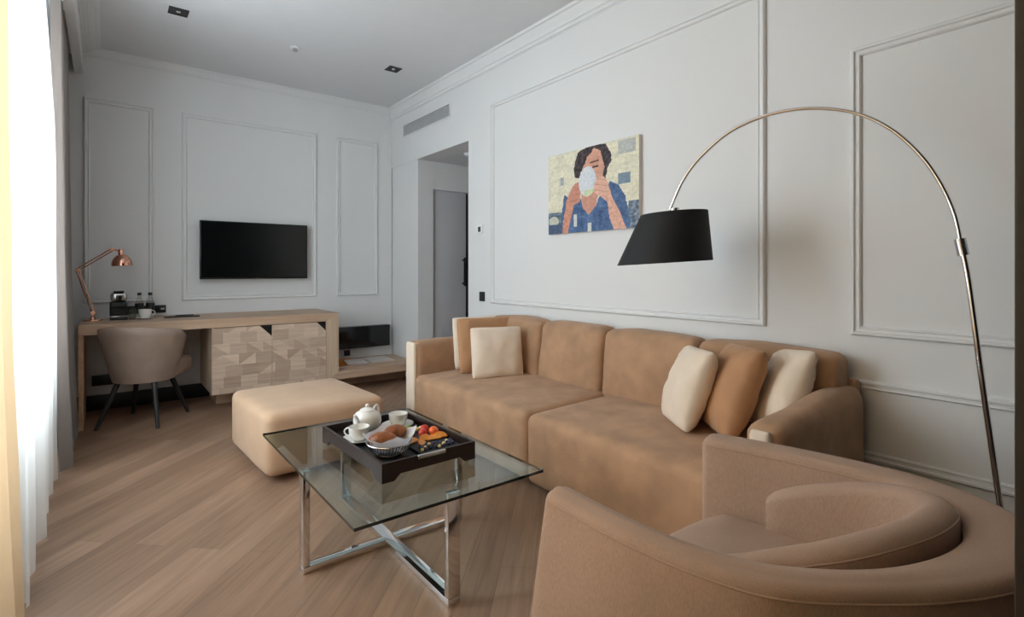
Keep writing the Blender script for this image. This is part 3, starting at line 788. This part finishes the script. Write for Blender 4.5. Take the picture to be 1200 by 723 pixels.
bb = ball(new(), (0, 0, .155), .045); tube(bb, [(0, 0, .21), (0, 0, .18)], .018, 14); bb.transform(SH); P('bulb', bb, M['white_plastic'], sh)

# ------------------------------------------------------------------ desk unit
DY = 5.03; DBY = BY-.002; DT = .79; TH = .076; PW = .118
dk = thing('desk', 'light oak desk running along the back wall and stepping down into a low shelf', 'desk', (.8, 5.38, 0))
def mitre_panel(pts, m, name): return P(name, prism(new(), [(x, DY, z) for x, z in pts], (0, DBY-DY, 0)), M[m], dk, smooth=False)
X0 = -.163; XR = 1.785
mitre_panel([(X0, DT), (XR, DT), (XR-PW, DT-TH), (X0, DT-TH)], 'oak', 'desktop')
mitre_panel([(XR, DT), (XR, .215), (XR-PW, .143), (XR-PW, DT-TH)], 'oak_z', 'end_panel')
mitre_panel([(XR, .215), (RX-.002, .215), (RX-.002, .143), (XR-PW, .143)], 'oak', 'low_shelf')
P('side_panel', bx(X0, X0+.032, DY+.02, DBY, 0, DT-TH-.001, .002), M['oak_y'], dk)
P('plinth', bx(1.72, RX-.002, 5.385, DBY-.02, 0, .1425), M['oak'], dk, smooth=False)
cab = thing('cabinet', 'two-door oak marquetry cabinet built in under the desk', 'cabinet', (1.18, 5.38, 0))
CX0, CX1, CZ0, CZ1 = .706, 1.666, .144, .7125
b = new(); box(b, CX0, CX0+.02, DY+.024, DBY-.02, CZ0, CZ1); box(b, CX1-.02, CX1, DY+.038, DBY-.02, CZ0, CZ1); box(b, CX0+.02, CX1-.02, DY+.024, DBY-.02, CZ0, CZ0+.02); box(b, CX0+.02, CX1-.02, DY+.038, DBY-.02, CZ1-.02, CZ1)
box(b, CX0+.02, CX1-.02, DBY-.035, DBY-.02, CZ0+.02, CZ1-.02)
P('carcass', b, M['oak_z'], cab, smooth=False)
P('dark_backing', bx(CX0+.021, CX1, DY+.0245, DY+.0365, CZ0+.021, CZ1-.0005), M['black'], cab, smooth=False)
xm = 1.182
for (a, c) in ((CX0+.001, xm-.0015), (xm+.0015, CX1-.002)):
    ct = .10 if c < 1.3 else .085
    pts = [(a, CZ0), (c, CZ0), (c, CZ1-.004-ct), (c-ct*1.0, CZ1-.004), (a, CZ1-.004)]
    P('door', prism(new(), [(x, DY+.002, z) for x, z in pts], (0, .02, 0)), M['marquetry'], cab, smooth=False)
P('plinth', bx(.782, 1.715, 5.33, DBY-.02, 0, .1435), M['oak'], cab, smooth=False)
tag(obj('soundbox', bx(1.80, 2.60, 5.64, BY-.001, .335, .575, .003), M['black_gloss']), 'long flat black panel mounted on the wall above the low shelf', 'wall panel')
tag(obj('wall_socket', bx(2.095, 2.160, BY-.012, BY-.001, .248, .310, .002), M['socket']), 'small black wall socket just above the magazines on the low shelf', 'socket')
tag(obj('cable_box', bx(-.095, .16, BY-.03, BY-.001, .212, .300, .003), M['black']), 'black cable box on the wall under the desk, behind the chair', 'socket')

def mag(lab, x, y, z, w_, h_, t_, rz, m):
    o = thing('magazine', lab, 'magazine', (x, y, z), rz, 'magazines on the low shelf'); del o['group']
    obj('pages', bx(-w_/2+.002, w_/2-.002, -h_/2+.002, h_/2-.002, .0008, t_-.0008), M['mag_white'], o, smooth=False)
    c = new(); box(c, -w_/2, w_/2, -h_/2, h_/2, t_-.0008, t_); box(c, -w_/2, w_/2, -h_/2, h_/2, 0, .0008); box(c, -w_/2, -w_/2+.0015, -h_/2, h_/2, 0, t_)
    obj('cover', c, M[m], o, smooth=False)
mag('orange magazine at the bottom of the pile on the low shelf', 1.985, 5.45, .2155, .32, .46, .014, .02, 'mag_orange')
mag('white magazine on top of the pile on the low shelf', 2.065, 5.33, .2400, .20, .27, .008, -.2, 'mag_white')
mag('purple edged magazine between the orange and the white one on the low shelf', 2.085, 5.38, .2300, .20, .30, .009, -.12, 'mag_pink')
mag('pale flat slab standing in for a light reflection on the low shelf, nearer the sofa', 2.38, 5.47, .2155, .26, .34, .006, -.05, 'mag_white')  # added pale slab imitates the reflection on the shelf, not a real magazine

# ------------------------------------------------------------------ television
tv = thing('television', 'black flat television mounted on the back wall above the desk', 'television', (1.183, 5.66, 1.118))
b = new(); box(b, .694, 1.672, 5.645, 5.685, 1.118, 1.674, .004); box(b, .95, 1.42, 5.685, BY-.012, 1.2, 1.5, .01)
P('casing', b, M['tv_body'], tv)
P('screen', bx(.703, 1.663, 5.6435, 5.6455, 1.134, 1.666), M['screen'], tv, smooth=False)
P('wall_bracket', bx(1.05, 1.30, BY-.014, BY-.001, 1.25, 1.45), M['black'], tv, smooth=False)
P('standby_light', bx(1.175, 1.192, 5.643, 5.646, 1.122, 1.128), M['steel'], tv, smooth=False)

# ------------------------------------------------------------------ things on the desk
DZ_ = DT+.0005
lm = thing('desk_lamp', 'copper jointed desk lamp with a dome shade at the left end of the desk', 'lamp', (-.085, 5.45, DZ_))
P('base', lathe(new(), [(.062, 0), (.065, .004), (.063, .010), (.020, .013), (.016, .03), (.011, .034)], (-.085, 5.45, DZ_), 32), M['copper'], lm)
J0 = Vector((-.083, 5.45, .855)); J1 = Vector((-.180, 5.45, 1.205)); J2 = Vector((.040, 5.45, 1.372)); J3 = Vector((.103, 5.45, 1.368))
P('stem', tube(new(), [(-.085, 5.45, .82), J0], .009, 12), M['copper'], lm)
def twin(A, B, off, gap=.011):
    b = new(); d_ = (B-A).normalized(); n_ = Vector((-d_.z, 0, d_.x))
    for s in (-1, 1):
        tube(b, [A+n_*off*s+Vector((0, gap*s, 0)), B+n_*off*s+Vector((0, gap*s, 0))], .0048, 8)
    return b
P('lower_arm', twin(J0, J1, .009), M['copper'], lm); P('upper_arm', twin(J1, J2, .010), M['copper'], lm)
def spring(A, B, r_=.005, turns=14):
    d_ = (B-A); L_ = d_.length; d_.normalize(); u_ = d_.cross(Vector((0, 1, 0))).normalized(); w_ = Vector((0, 1, 0))
    return tube(new(), [A+d_*L_*k/(turns*8)+(u_*math.cos(2*PI*k/8)+w_*math.sin(2*PI*k/8))*r_ for k in range(turns*8+1)], .0012, 5)
P('spring', spring(J0+Vector((.02, 0, .0)), J0.lerp(J1, .45)), M['copper'], lm)
for j in (J0, J1, J2):
    b = new(); tube(b, [j+Vector((0, -.017, 0)), j+Vector((0, .017, 0))], .015, 18); P('joint', b, M['copper'], lm)
P('head_bracket', tube(new(), [J2, J3], .006, 10), M['copper'], lm)
sc = Vector((.108, 5.45, 1.240))
hs = lathe(new(), [(.075, 0), (.0755, .003), (.072, .035), (.058, .065), (.038, .085), (.022, .092), (.020, .13), (.014, .140), (.010, .140), (.018, .128), (.02, .09), (.036, .083), (.056, .063), (.070, .035), (.073, 0)], (0, 0, 0), 36, capb=False, capt=False)
hs.transform(Matrix.Translation(sc) @ Matrix.Rotation(math.radians(-4), 4, 'Y')); P('lamp_shade', hs, M['copper'], lm)
P('bulb', ball(new(), sc+Vector((0, 0, .040)), .026), M['white_plastic'], lm)

cm = thing('coffee_machine', 'small black and silver capsule coffee machine on the desk beside the copper lamp', 'coffee machine', (.085, 5.46, DZ_))
b = new(); box(b, -.060, .060, -.08, .13, 0, .022, .006); box(b, -.060, .060, -.015, .13, .022, .150, .012, 4); box(b, -.056, .056, -.07, .0, .10, .150, .010, 3)
obj('body', b, M['black'], cm)
b = new(); box(b, -.057, .057, -.07, .12, .150, .232, .030, 6); obj('head', b, M['steel'], cm)
obj('lever', bx(-.035, .035, -.076, .05, .229, .240, .004), M['black_gloss'], cm)
obj('capsule_door', bx(-.020, .020, -.078, -.068, .158, .205, .006), M['black_gloss'], cm)
obj('drip_tray', bx(-.058, .058, -.084, -.02, .026, .034, .002), M['steel'], cm)

def bottle(x, y, lab):
    t = thing('water_bottle', lab, 'bottle', (x, y, DZ_))
    obj('glass_body', lathe(new(), [(.028, 0), (.031, .004), (.032, .13), (.028, .15), (.016, .175), (.0135, .19), (.0135, .2)], n=24), M['bottle_glass'], t)
    obj('label', lathe(new(), [(.0327, .085), (.0327, .128)], n=24, capb=False, capt=False), M['bottle_label'], t)
    obj('cap', lathe(new(), [(.015, .196), (.0155, .2), (.0155, .218), (.0145, .22)], n=20), M['black'], t)
bottle(.228, 5.50, 'glass water bottle with black cap, standing nearer the coffee machine')
bottle(.304, 5.50, 'glass water bottle with black cap, standing further from the coffee machine')
def tumbler(x, y, lab):
    o = tag(obj('tumbler', lathe(new(), [(.024, 0), (.030, .09), (.0285, .09), (.0225, .005), (.001, .005)], n=24), M['bottle_glass']), lab, 'glass'); o.location = (x, y, DZ_)
tumbler(.175, 5.40, 'clear drinking glass on the desk between coffee machine and white cup')
s = tag(obj('saucer', lathe(new(), [(.03, 0), (.05, .004), (.072, .012), (.072, .0135), (.05, .007), (.001, .005)], n=32), M['china']), 'white saucer on the desk in front of the water bottles', 'saucer'); s.location = (.262, 5.385, DZ_)
c = thing('coffee_cup', 'white cup on the desk in front of the water bottles', 'cup', (.262, 5.385, DZ_+.006))
obj('bowl', lathe(new(), [(.026, 0), (.034, .006), (.045, .035), (.048, .075), (.046, .0755), (.042, .035), (.030, .010), (.001, .008)], n=32), M['china'], c)
obj('handle', tube(new(), [(.043+.026*math.sin(a), 0, .045-.02*math.cos(a)) for a in [PI*k/10 for k in range(11)]], .004, 8), M['china'], c)
pd = thing('notepad', 'slim black writing pad with a pen on the desk, left of the television', 'notepad', (.53, 5.42, DZ_), math.radians(2))
obj('pad', bx(-.13, .13, -.05, .05, 0, .010, .002), M['black'], pd)
obj('pen', tube(new(), [(-.05, 0, .0145), (.09, .01, .0145)], .0045, 8), M['socket'], pd)
ss = thing('socket_strip', 'black double wall socket above the desk, right of the bottles', 'socket', (.37, BY, .845))
b = bx(.14, .435, BY-.013, BY-.001, .815, .885, .002); P('plate', b, M['socket'], ss)
for xx in (.20, .28, .36): P('outlet', tube(new(), [(xx, BY-.0145, .85), (xx, BY-.012, .85)], .021, 20), M['black'], ss)
P('display', bx(.395, .425, BY-.0145, BY-.012, .842, .858), M['steel'], ss, smooth=False)

# ------------------------------------------------------------------ desk chair
dc = thing('desk_chair', 'taupe leather tub chair with dark tapered legs pushed up to the desk', 'chair', (.245, 5.09, 0), math.radians(-30))
def tub():
    bm = new(); n = 44; rings = []
    for k in range(n+1):
        a = math.radians(-90-112+224*k/n)    # centred on -Y (the back)
        f = math.cos(math.radians(-112+224*k/n)) # 1 at back, negative at the arm ends
        top = .60+.165*max(0, (f+.37)/1.37)**.38
        bot = .335
        dr = Vector((math.cos(a), math.sin(a), 0)); ps = []
        e = min(1, min(k, n-k)/3); th = .042*(.4+.6*e)
        def R_(z): 
            t = (z-.33)/(.77-.33); return .205+.105*max(0, min(1, t))**.9
        zs = [bot+(top-bot)*q/8 for q in range(9)]
        for z in zs: ps.append((R_(z)*1.0, z))
        ps.append((R_(top)-th*.25, top+.010)); ps.append((R_(top)-th*.75, top+.010))
        for z in zs[::-1]: ps.append((R_(z)-th, z))
        rings.append([bm.verts.new(dr*r_+Vector((0, .0, z))) for r_, z in ps])
    m_ = len(rings[0])
    for A, B in zip(rings, rings[1:]):
        for j in range(m_): bm.faces.new((A[j], A[(j+1) % m_], B[(j+1) % m_], B[j]))
    bm.faces.new(rings[0]); bm.faces.new(rings[-1][::-1])
    return bm
obj('backrest', tub(), M['leather'], dc, auto=60)
def seatc(q):
    r_ = math.hypot(q.x, q.y); lim = .165+max(0, q.y+.02)*1.2
    if r_ > lim: q.x *= lim/r_; q.y *= lim/r_
    return q
obj('seat', soft(new(), -.225, .225, -.17, .325, .335, .485, .045, 12, (.0, .0, .012), fn=seatc), M['leather'], dc)
for sx in (-1, 1):
    for sy in (-1, 1):
        obj('leg', tube(new(), [(sx*.215, sy*.24-.0, .0), (sx*.125, sy*.125+.01, .345)], [.0125, .021], 14), M['dark_leg'], dc)

# ------------------------------------------------------------------ picture
def picture():
    pc = thing('picture', 'unframed canvas print of a woman drinking from a white cup, above the sofa', 'picture', (RX-.016, 2.51, 1.762))
    W_, H_ = .845, .585
    b = new(); box(b, RX-.030, RX-.001, 2.51-W_/2, 2.51+W_/2, 1.762-H_/2, 1.762+H_/2)
    P('canvas', b, M['mag_white'], pc, smooth=False)
    nx, ny = 240, 166
    # colours by region; u to the right as seen (towards -Y), v down
    def inside(poly, x, y):
        c_ = False; j = len(poly)-1
        for i in range(len(poly)):
            xi, yi = poly[i]; xj, yj = poly[j]
            if (yi > y) != (yj > y) and x < (xj-xi)*(y-yi)/(yj-yi)+xi: c_ = not c_
            j = i
        return c_
    hair = [(.389,.017),(.524,-.01),(.676,.01),(.726,.13),(.735,.217),(.684,.295),(.676,.416),(.633,.355),(.659,.27),(.617,.075),(.549,.027),(.473,.116),(.422,.233),(.380,.354),(.329,.328),(.318,.24),(.329,.143),(.363,.04)]
    face = [(.549,.027),(.617,.075),(.659,.27),(.642,.37),(.54,.42),(.42,.35),(.422,.233),(.473,.116)]
    neck = [(.405,.56),(.44,.45),(.57,.45),(.591,.59),(.574,.70),(.49,.80),(.422,.71)]
    jacket = [(.203,.52),(.30,.60),(.405,.60),(.422,.71),(.49,.80),(.574,.70),(.60,.62),(.72,.45),(.80,.50),(.87,.63),(.92,.9),(.92,1.01),(.16,1.01),(.17,.75)]
    armL = [(.38,.39),(.397,.52),(.389,.63),(.321,.66),(.287,.80),(.245,1.0),(.169,1.0),(.203,.76),(.228,.59),(.304,.43)]
    armR = [(.60,.42),(.642,.37),(.693,.45),(.743,.64),(.811,.79),(.887,1.01),(.76,1.01),(.709,.84),(.693,.68),(.60,.58)]
    handL = [(.34,.40),(.38,.39),(.40,.50),(.389,.63),(.32,.66),(.26,.60),(.28,.48)]
    handR = [(.549,.44),(.60,.37),(.65,.38),(.70,.46),(.70,.56),(.62,.60),(.549,.55)]
    def col(u, v):
        n1 = noise.noise(Vector((u*9, v*9, 0))); n2 = noise.noise(Vector((u*30, v*30, 2)))
        n3 = noise.noise(Vector((u*70, v*70, 5))); uu, vv = u+n2*.009+n3*.004, v+n2*.009-n3*.004
        c_ = Vector((226, 220, 196))+Vector((14, 14, 12))*n1
        if v < .5 and abs((v*6) % 1-.5) > .47: c_ *= .93
        if abs((u*5+.3) % 1-.5) > .485 : c_ *= .94
        if .12 < u < .22 and .30 < v < .40 and abs(u-.175) < .02: c_ = Vector((160, 170, 175))
        if .80 < u < .97 and .02 < v < .17: c_ = Vector((186, 188, 182))+Vector((10, 10, 10))*n2
        if .80 < u < .92 and .38 < v < .50: c_ = Vector((120, 140, 155))
        if v > .74+.02*n1 and (u < .20): c_ = Vector((92, 110, 126))+Vector((50, 50, 50))*n2
        if u < .15 and .78 < v < .92 and (u-.07)**2+(v-.84)**2 < .004: c_ = Vector((200, 200, 185))
        if v > .70 and u > .90: c_ = Vector((110, 124, 140))+Vector((60, 60, 60))*n2
        if v > .88 and u < .22: c_ = Vector((70, 90, 120))
        if .66 < u < .80 and .50 < v < .80: c_ = Vector((80, 100, 135))
        if inside(jacket, uu, vv): c_ = Vector((72, 100, 142))+Vector((24, 24, 26))*n1+Vector((12, 12, 12))*n2
        if inside(neck, uu, vv): c_ = Vector((205, 148, 128))
        if inside(hair, uu, vv): c_ = Vector((56, 44, 48))+Vector((40, 30, 28))*n2
        if inside(face, uu, vv): c_ = Vector((214, 160, 136))+Vector((14, 12, 10))*n1
        if .50 < u < .60 and abs(v-.185-.10*(.56-u)) < .011: c_ = Vector((110, 70, 62))
        if .53 < u < .595 and abs(v-.245) < .013: c_ = Vector((92, 60, 56))
        if .425 < u < .465 and abs(v-.262) < .011: c_ = Vector((130, 84, 74))
        if inside(armL, uu, vv): c_ = Vector((208, 146, 122))+Vector((10, 10, 10))*n2
        if inside(armR, uu, vv): c_ = Vector((222, 172, 150))+Vector((10, 10, 10))*n2
        if inside(handL, uu, vv):
            c_ = Vector((204, 140, 118))
            if abs((v*16+u*4) % 1-.5) > .42: c_ *= .86
        if ((u-.475)/.098)**2+((v-.405)/.178)**2 < 1:
            c_ = Vector((218, 222, 228))-Vector((22, 20, 12))*max(0, (u-.50)/.08)
            if v > .50 and u > .44: c_ = Vector((206, 216, 176))
        if inside(handR, uu, vv):
            c_ = Vector((226, 176, 154))
            if abs((v*15-u*5) % 1-.5) > .42: c_ *= .86
        if v > .78 and ((abs(u-.335) < .018 and v < .93) or (abs(u-.50) < .02 and v > .90)): c_ = Vector((214, 216, 212))
        return c_+Vector((16, 15, 14))*n2+Vector((12, 12, 12))*n3
    bm = new(); V = [[bm.verts.new((RX-.0305, 2.51+W_/2-W_*i/nx, 1.762+H_/2-H_*j/ny)) for j in range(ny+1)] for i in range(nx+1)]
    fc = []
    for i in range(nx):
        for j in range(ny):
            bm.faces.new((V[i][j], V[i+1][j], V[i+1][j+1], V[i][j+1])); fc.append(col((i+.5)/nx, (j+.5)/ny))
    bmesh.ops.translate(bm, vec=-wloc(pc), verts=bm.verts)
    me = bpy.data.meshes.new('print'); bm.to_mesh(me); bm.free()
    at = me.color_attributes.new('print_colour', 'FLOAT_COLOR', 'CORNER')
    k = 0; data = []
    for p_, c_ in zip(me.polygons, fc):
        q = (S(max(0, min(255, c_[0]))), S(max(0, min(255, c_[1]))), S(max(0, min(255, c_[2]))), 1)
        data += q*4
    at.data.foreach_set('color', data)
    m = bpy.data.materials.new('canvas_print'); m.use_nodes = True; nt = m.node_tree; b_ = nt.nodes['Principled BSDF']; b_.inputs['Roughness'].default_value = .6
    vc = nt.nodes.new('ShaderNodeVertexColor'); vc.layer_name = 'print_colour'; nt.links.new(vc.outputs[0], b_.inputs['Base Color'])
    me.materials.append(m)
    o = bpy.data.objects.new('print', me); COL.objects.link(o); o.parent = pc
picture()

# ------------------------------------------------------------------ wall and ceiling fittings
gr = thing('air_vent', 'long slatted air vent high on the right wall, above the hallway opening', 'vent', (RX, 4.91, 2.775))
b = new(); gy0, gy1, gz0, gz1 = 4.40, 5.43, 2.700, 2.850
for (y0, y1, z0, z1) in ((gy0, gy1, gz0, gz0+.015), (gy0, gy1, gz1-.015, gz1), (gy0, gy0+.015, gz0+.015, gz1-.015), (gy1-.015, gy1, gz0+.015, gz1-.015)): box(b, RX-.008, RX-.0005, y0, y1, z0, z1)
P('frame', b, M['trim'], gr, smooth=False)
P('backing', bx(RX-.003, RX-.0007, gy0+.015, gy1-.015, gz0+.015, gz1-.015), M['socket'], gr, smooth=False)
b = new()
for k in range(7):
    z = gz0+.018+k*.0165
    prism(b, [(RX-.003, gy0+.015, z), (RX-.011, gy0+.015, z+.006), (RX-.011, gy0+.015, z+.0085), (RX-.003, gy0+.015, z+.0025)], (0, gy1-gy0-.03, 0))
P('slats', b, M['grille'], gr, smooth=False)

th = thing('thermostat', 'small white thermostat with a dark screen beside the hallway opening', 'thermostat', (RX, 3.88, 1.57))
P('housing', bx(RX-.014, RX-.0005, 3.838, 3.922, 1.530, 1.612, .004), M['white_plastic'], th)
P('screen', bx(RX-.0155, RX-.013, 3.862, 3.902, 1.548, 1.594), M['socket'], th, smooth=False)
sw = tag(obj('light_switch', bx(RX-.012, RX-.0005, 3.812, 3.888, .925, 1.010, .003), M['socket']), 'dark grey light switch on the right wall, left of the sofa', 'switch')

def spot(x, y, lab, z=CZ, s=.062):
    t = thing('ceiling_spotlight', lab, 'spotlight', (x, y, z), 0)
    b = new()
    for (x0, x1, y0, y1) in ((-s, s, -s, -s+.010), (-s, s, s-.010, s), (-s, -s+.010, -s+.010, s-.010), (s-.010, s, -s+.010, s-.010)): box(b, x0, x1, y0, y1, -.006, -.0005)
    obj('frame', b, M['black'], t, smooth=False)
    obj('recess', bx(-s+.010, s-.010, -s+.010, s-.010, -.003, -.0005), M['black'], t, smooth=False)
    obj('lens', lathe(new(), [(.014, -.006), (.016, -.003)], n=20), M['steel'], t)
spot(.42, 4.52, 'square black recessed ceiling spotlight nearer the window')
spot(2.138, 4.564, 'square black recessed ceiling spotlight nearer the air vent')
sd = thing('smoke_detector', 'small round sensor on the ceiling between the two spotlights', 'smoke detector', (1.273, 4.638, CZ))
obj('base', lathe(new(), [(.042, -.0005), (.042, -.008), (.03, -.014)], n=28), M['white_plastic'], sd)
obj('sensor', lathe(new(), [(.022, -.012), (.020, -.032), (.008, -.036)], n=20), M['steel'], sd)
hsn = tag(obj('hall_sensor', lathe(new(), [(.045, -.0005), (.045, -.012), (.03, -.030), (.01, -.034)], n=24), M['white_plastic']), 'small white round fitting on the hallway ceiling', 'smoke detector'); hsn.location = (2.95, 4.52, HZ)

# ------------------------------------------------------------------ curtains
def curtain(name, y0, y1, xf, amp, freq, m, lab, seed=0, zb=.015, ztp=3.01, ny=260, nz=26, thick=0):
    """xf(z,t): centre line; folds along Y"""
    bm = new(); V = []
    for i in range(ny+1):
        t = i/ny; y = y0+(y1-y0)*t; col_ = []
        ph = 2*PI*freq*(y-y0)+1.6*noise.noise(Vector((y*1.3+seed, 0, 0)))*3
        am = amp*(.75+.6*noise.noise(Vector((y*2.1, seed, 3))))
        for k in range(nz+1):
            s_ = k/nz; z = zb+(ztp-zb)*s_
            f = math.sin(ph+.5*noise.noise(Vector((y*2, z*.6, seed))))
            f = math.copysign(abs(f)**.75, f)
            col_.append(bm.verts.new((xf(z, t)+am*(1-.35*s_)*f+.006*noise.noise(Vector((y*6, z*2, seed))), y+.012*math.sin(ph*2)*(1-.3*s_), z)))
        V.append(col_)
    for i in range(ny):
        for k in range(nz): bm.faces.new((V[i][k], V[i+1][k], V[i+1][k+1], V[i][k+1]))
    if thick: bmesh.ops.solidify(bm, geom=bm.faces[:], thickness=thick)
    o = obj(name, bm, M[m]); tag(o, lab, 'curtain'); return o
def lin(z, pts):
    for (z0, x0), (z1, x1) in zip(pts, pts[1:]):
        if z <= z1: return x0+(x1-x0)*(z-z0)/(z1-z0)
    return pts[-1][1]
shx = lambda z, t: lin(max(0, z), [(0, -.256), (1.2, -.256), (2.0, -.258), (2.5, -.275), (3.1, -.32)])
curtain('sheer_curtain', 2.48, 3.93, shx, .05, 3.6, 'sheer', 'long white sheer curtain glowing in front of the windows', 2)
drx = lambda z, t: lin(max(0, z), [(0, -.275), (1.2, -.27), (3.1, -.285)])
curtain('drape', 4.05, 5.66, lambda z, t: lin(max(0, z), [(0, -.185), (.5, -.205), (1.2, -.222), (3.1, -.240)])-.045*max(0, min(1, (t-.55)/.05)), .034, 5.5, 'grey_drape', 'grey drape hanging at the far end of the window wall, beside the desk', 5, ny=300, thick=.003)
curtain('drape', -.75, 2.12, lambda z, t: lin(max(0, z), [(0, -.184), (1.0, -.214), (2.0, -.224), (3.1, -.25)]), .022, 4.2, 'tan_drape', 'tan drape in the near left corner, in front of the sheer curtain', 8, ny=330, thick=.003)
b = new(); box(b, -.335, -.315, NY+.02, BY-.02, 3.012, 3.02); tag(obj('curtain_track', b, M['white_plastic'], smooth=False), 'white ceiling curtain track above the window curtains, behind the pelmet', 'curtain track')
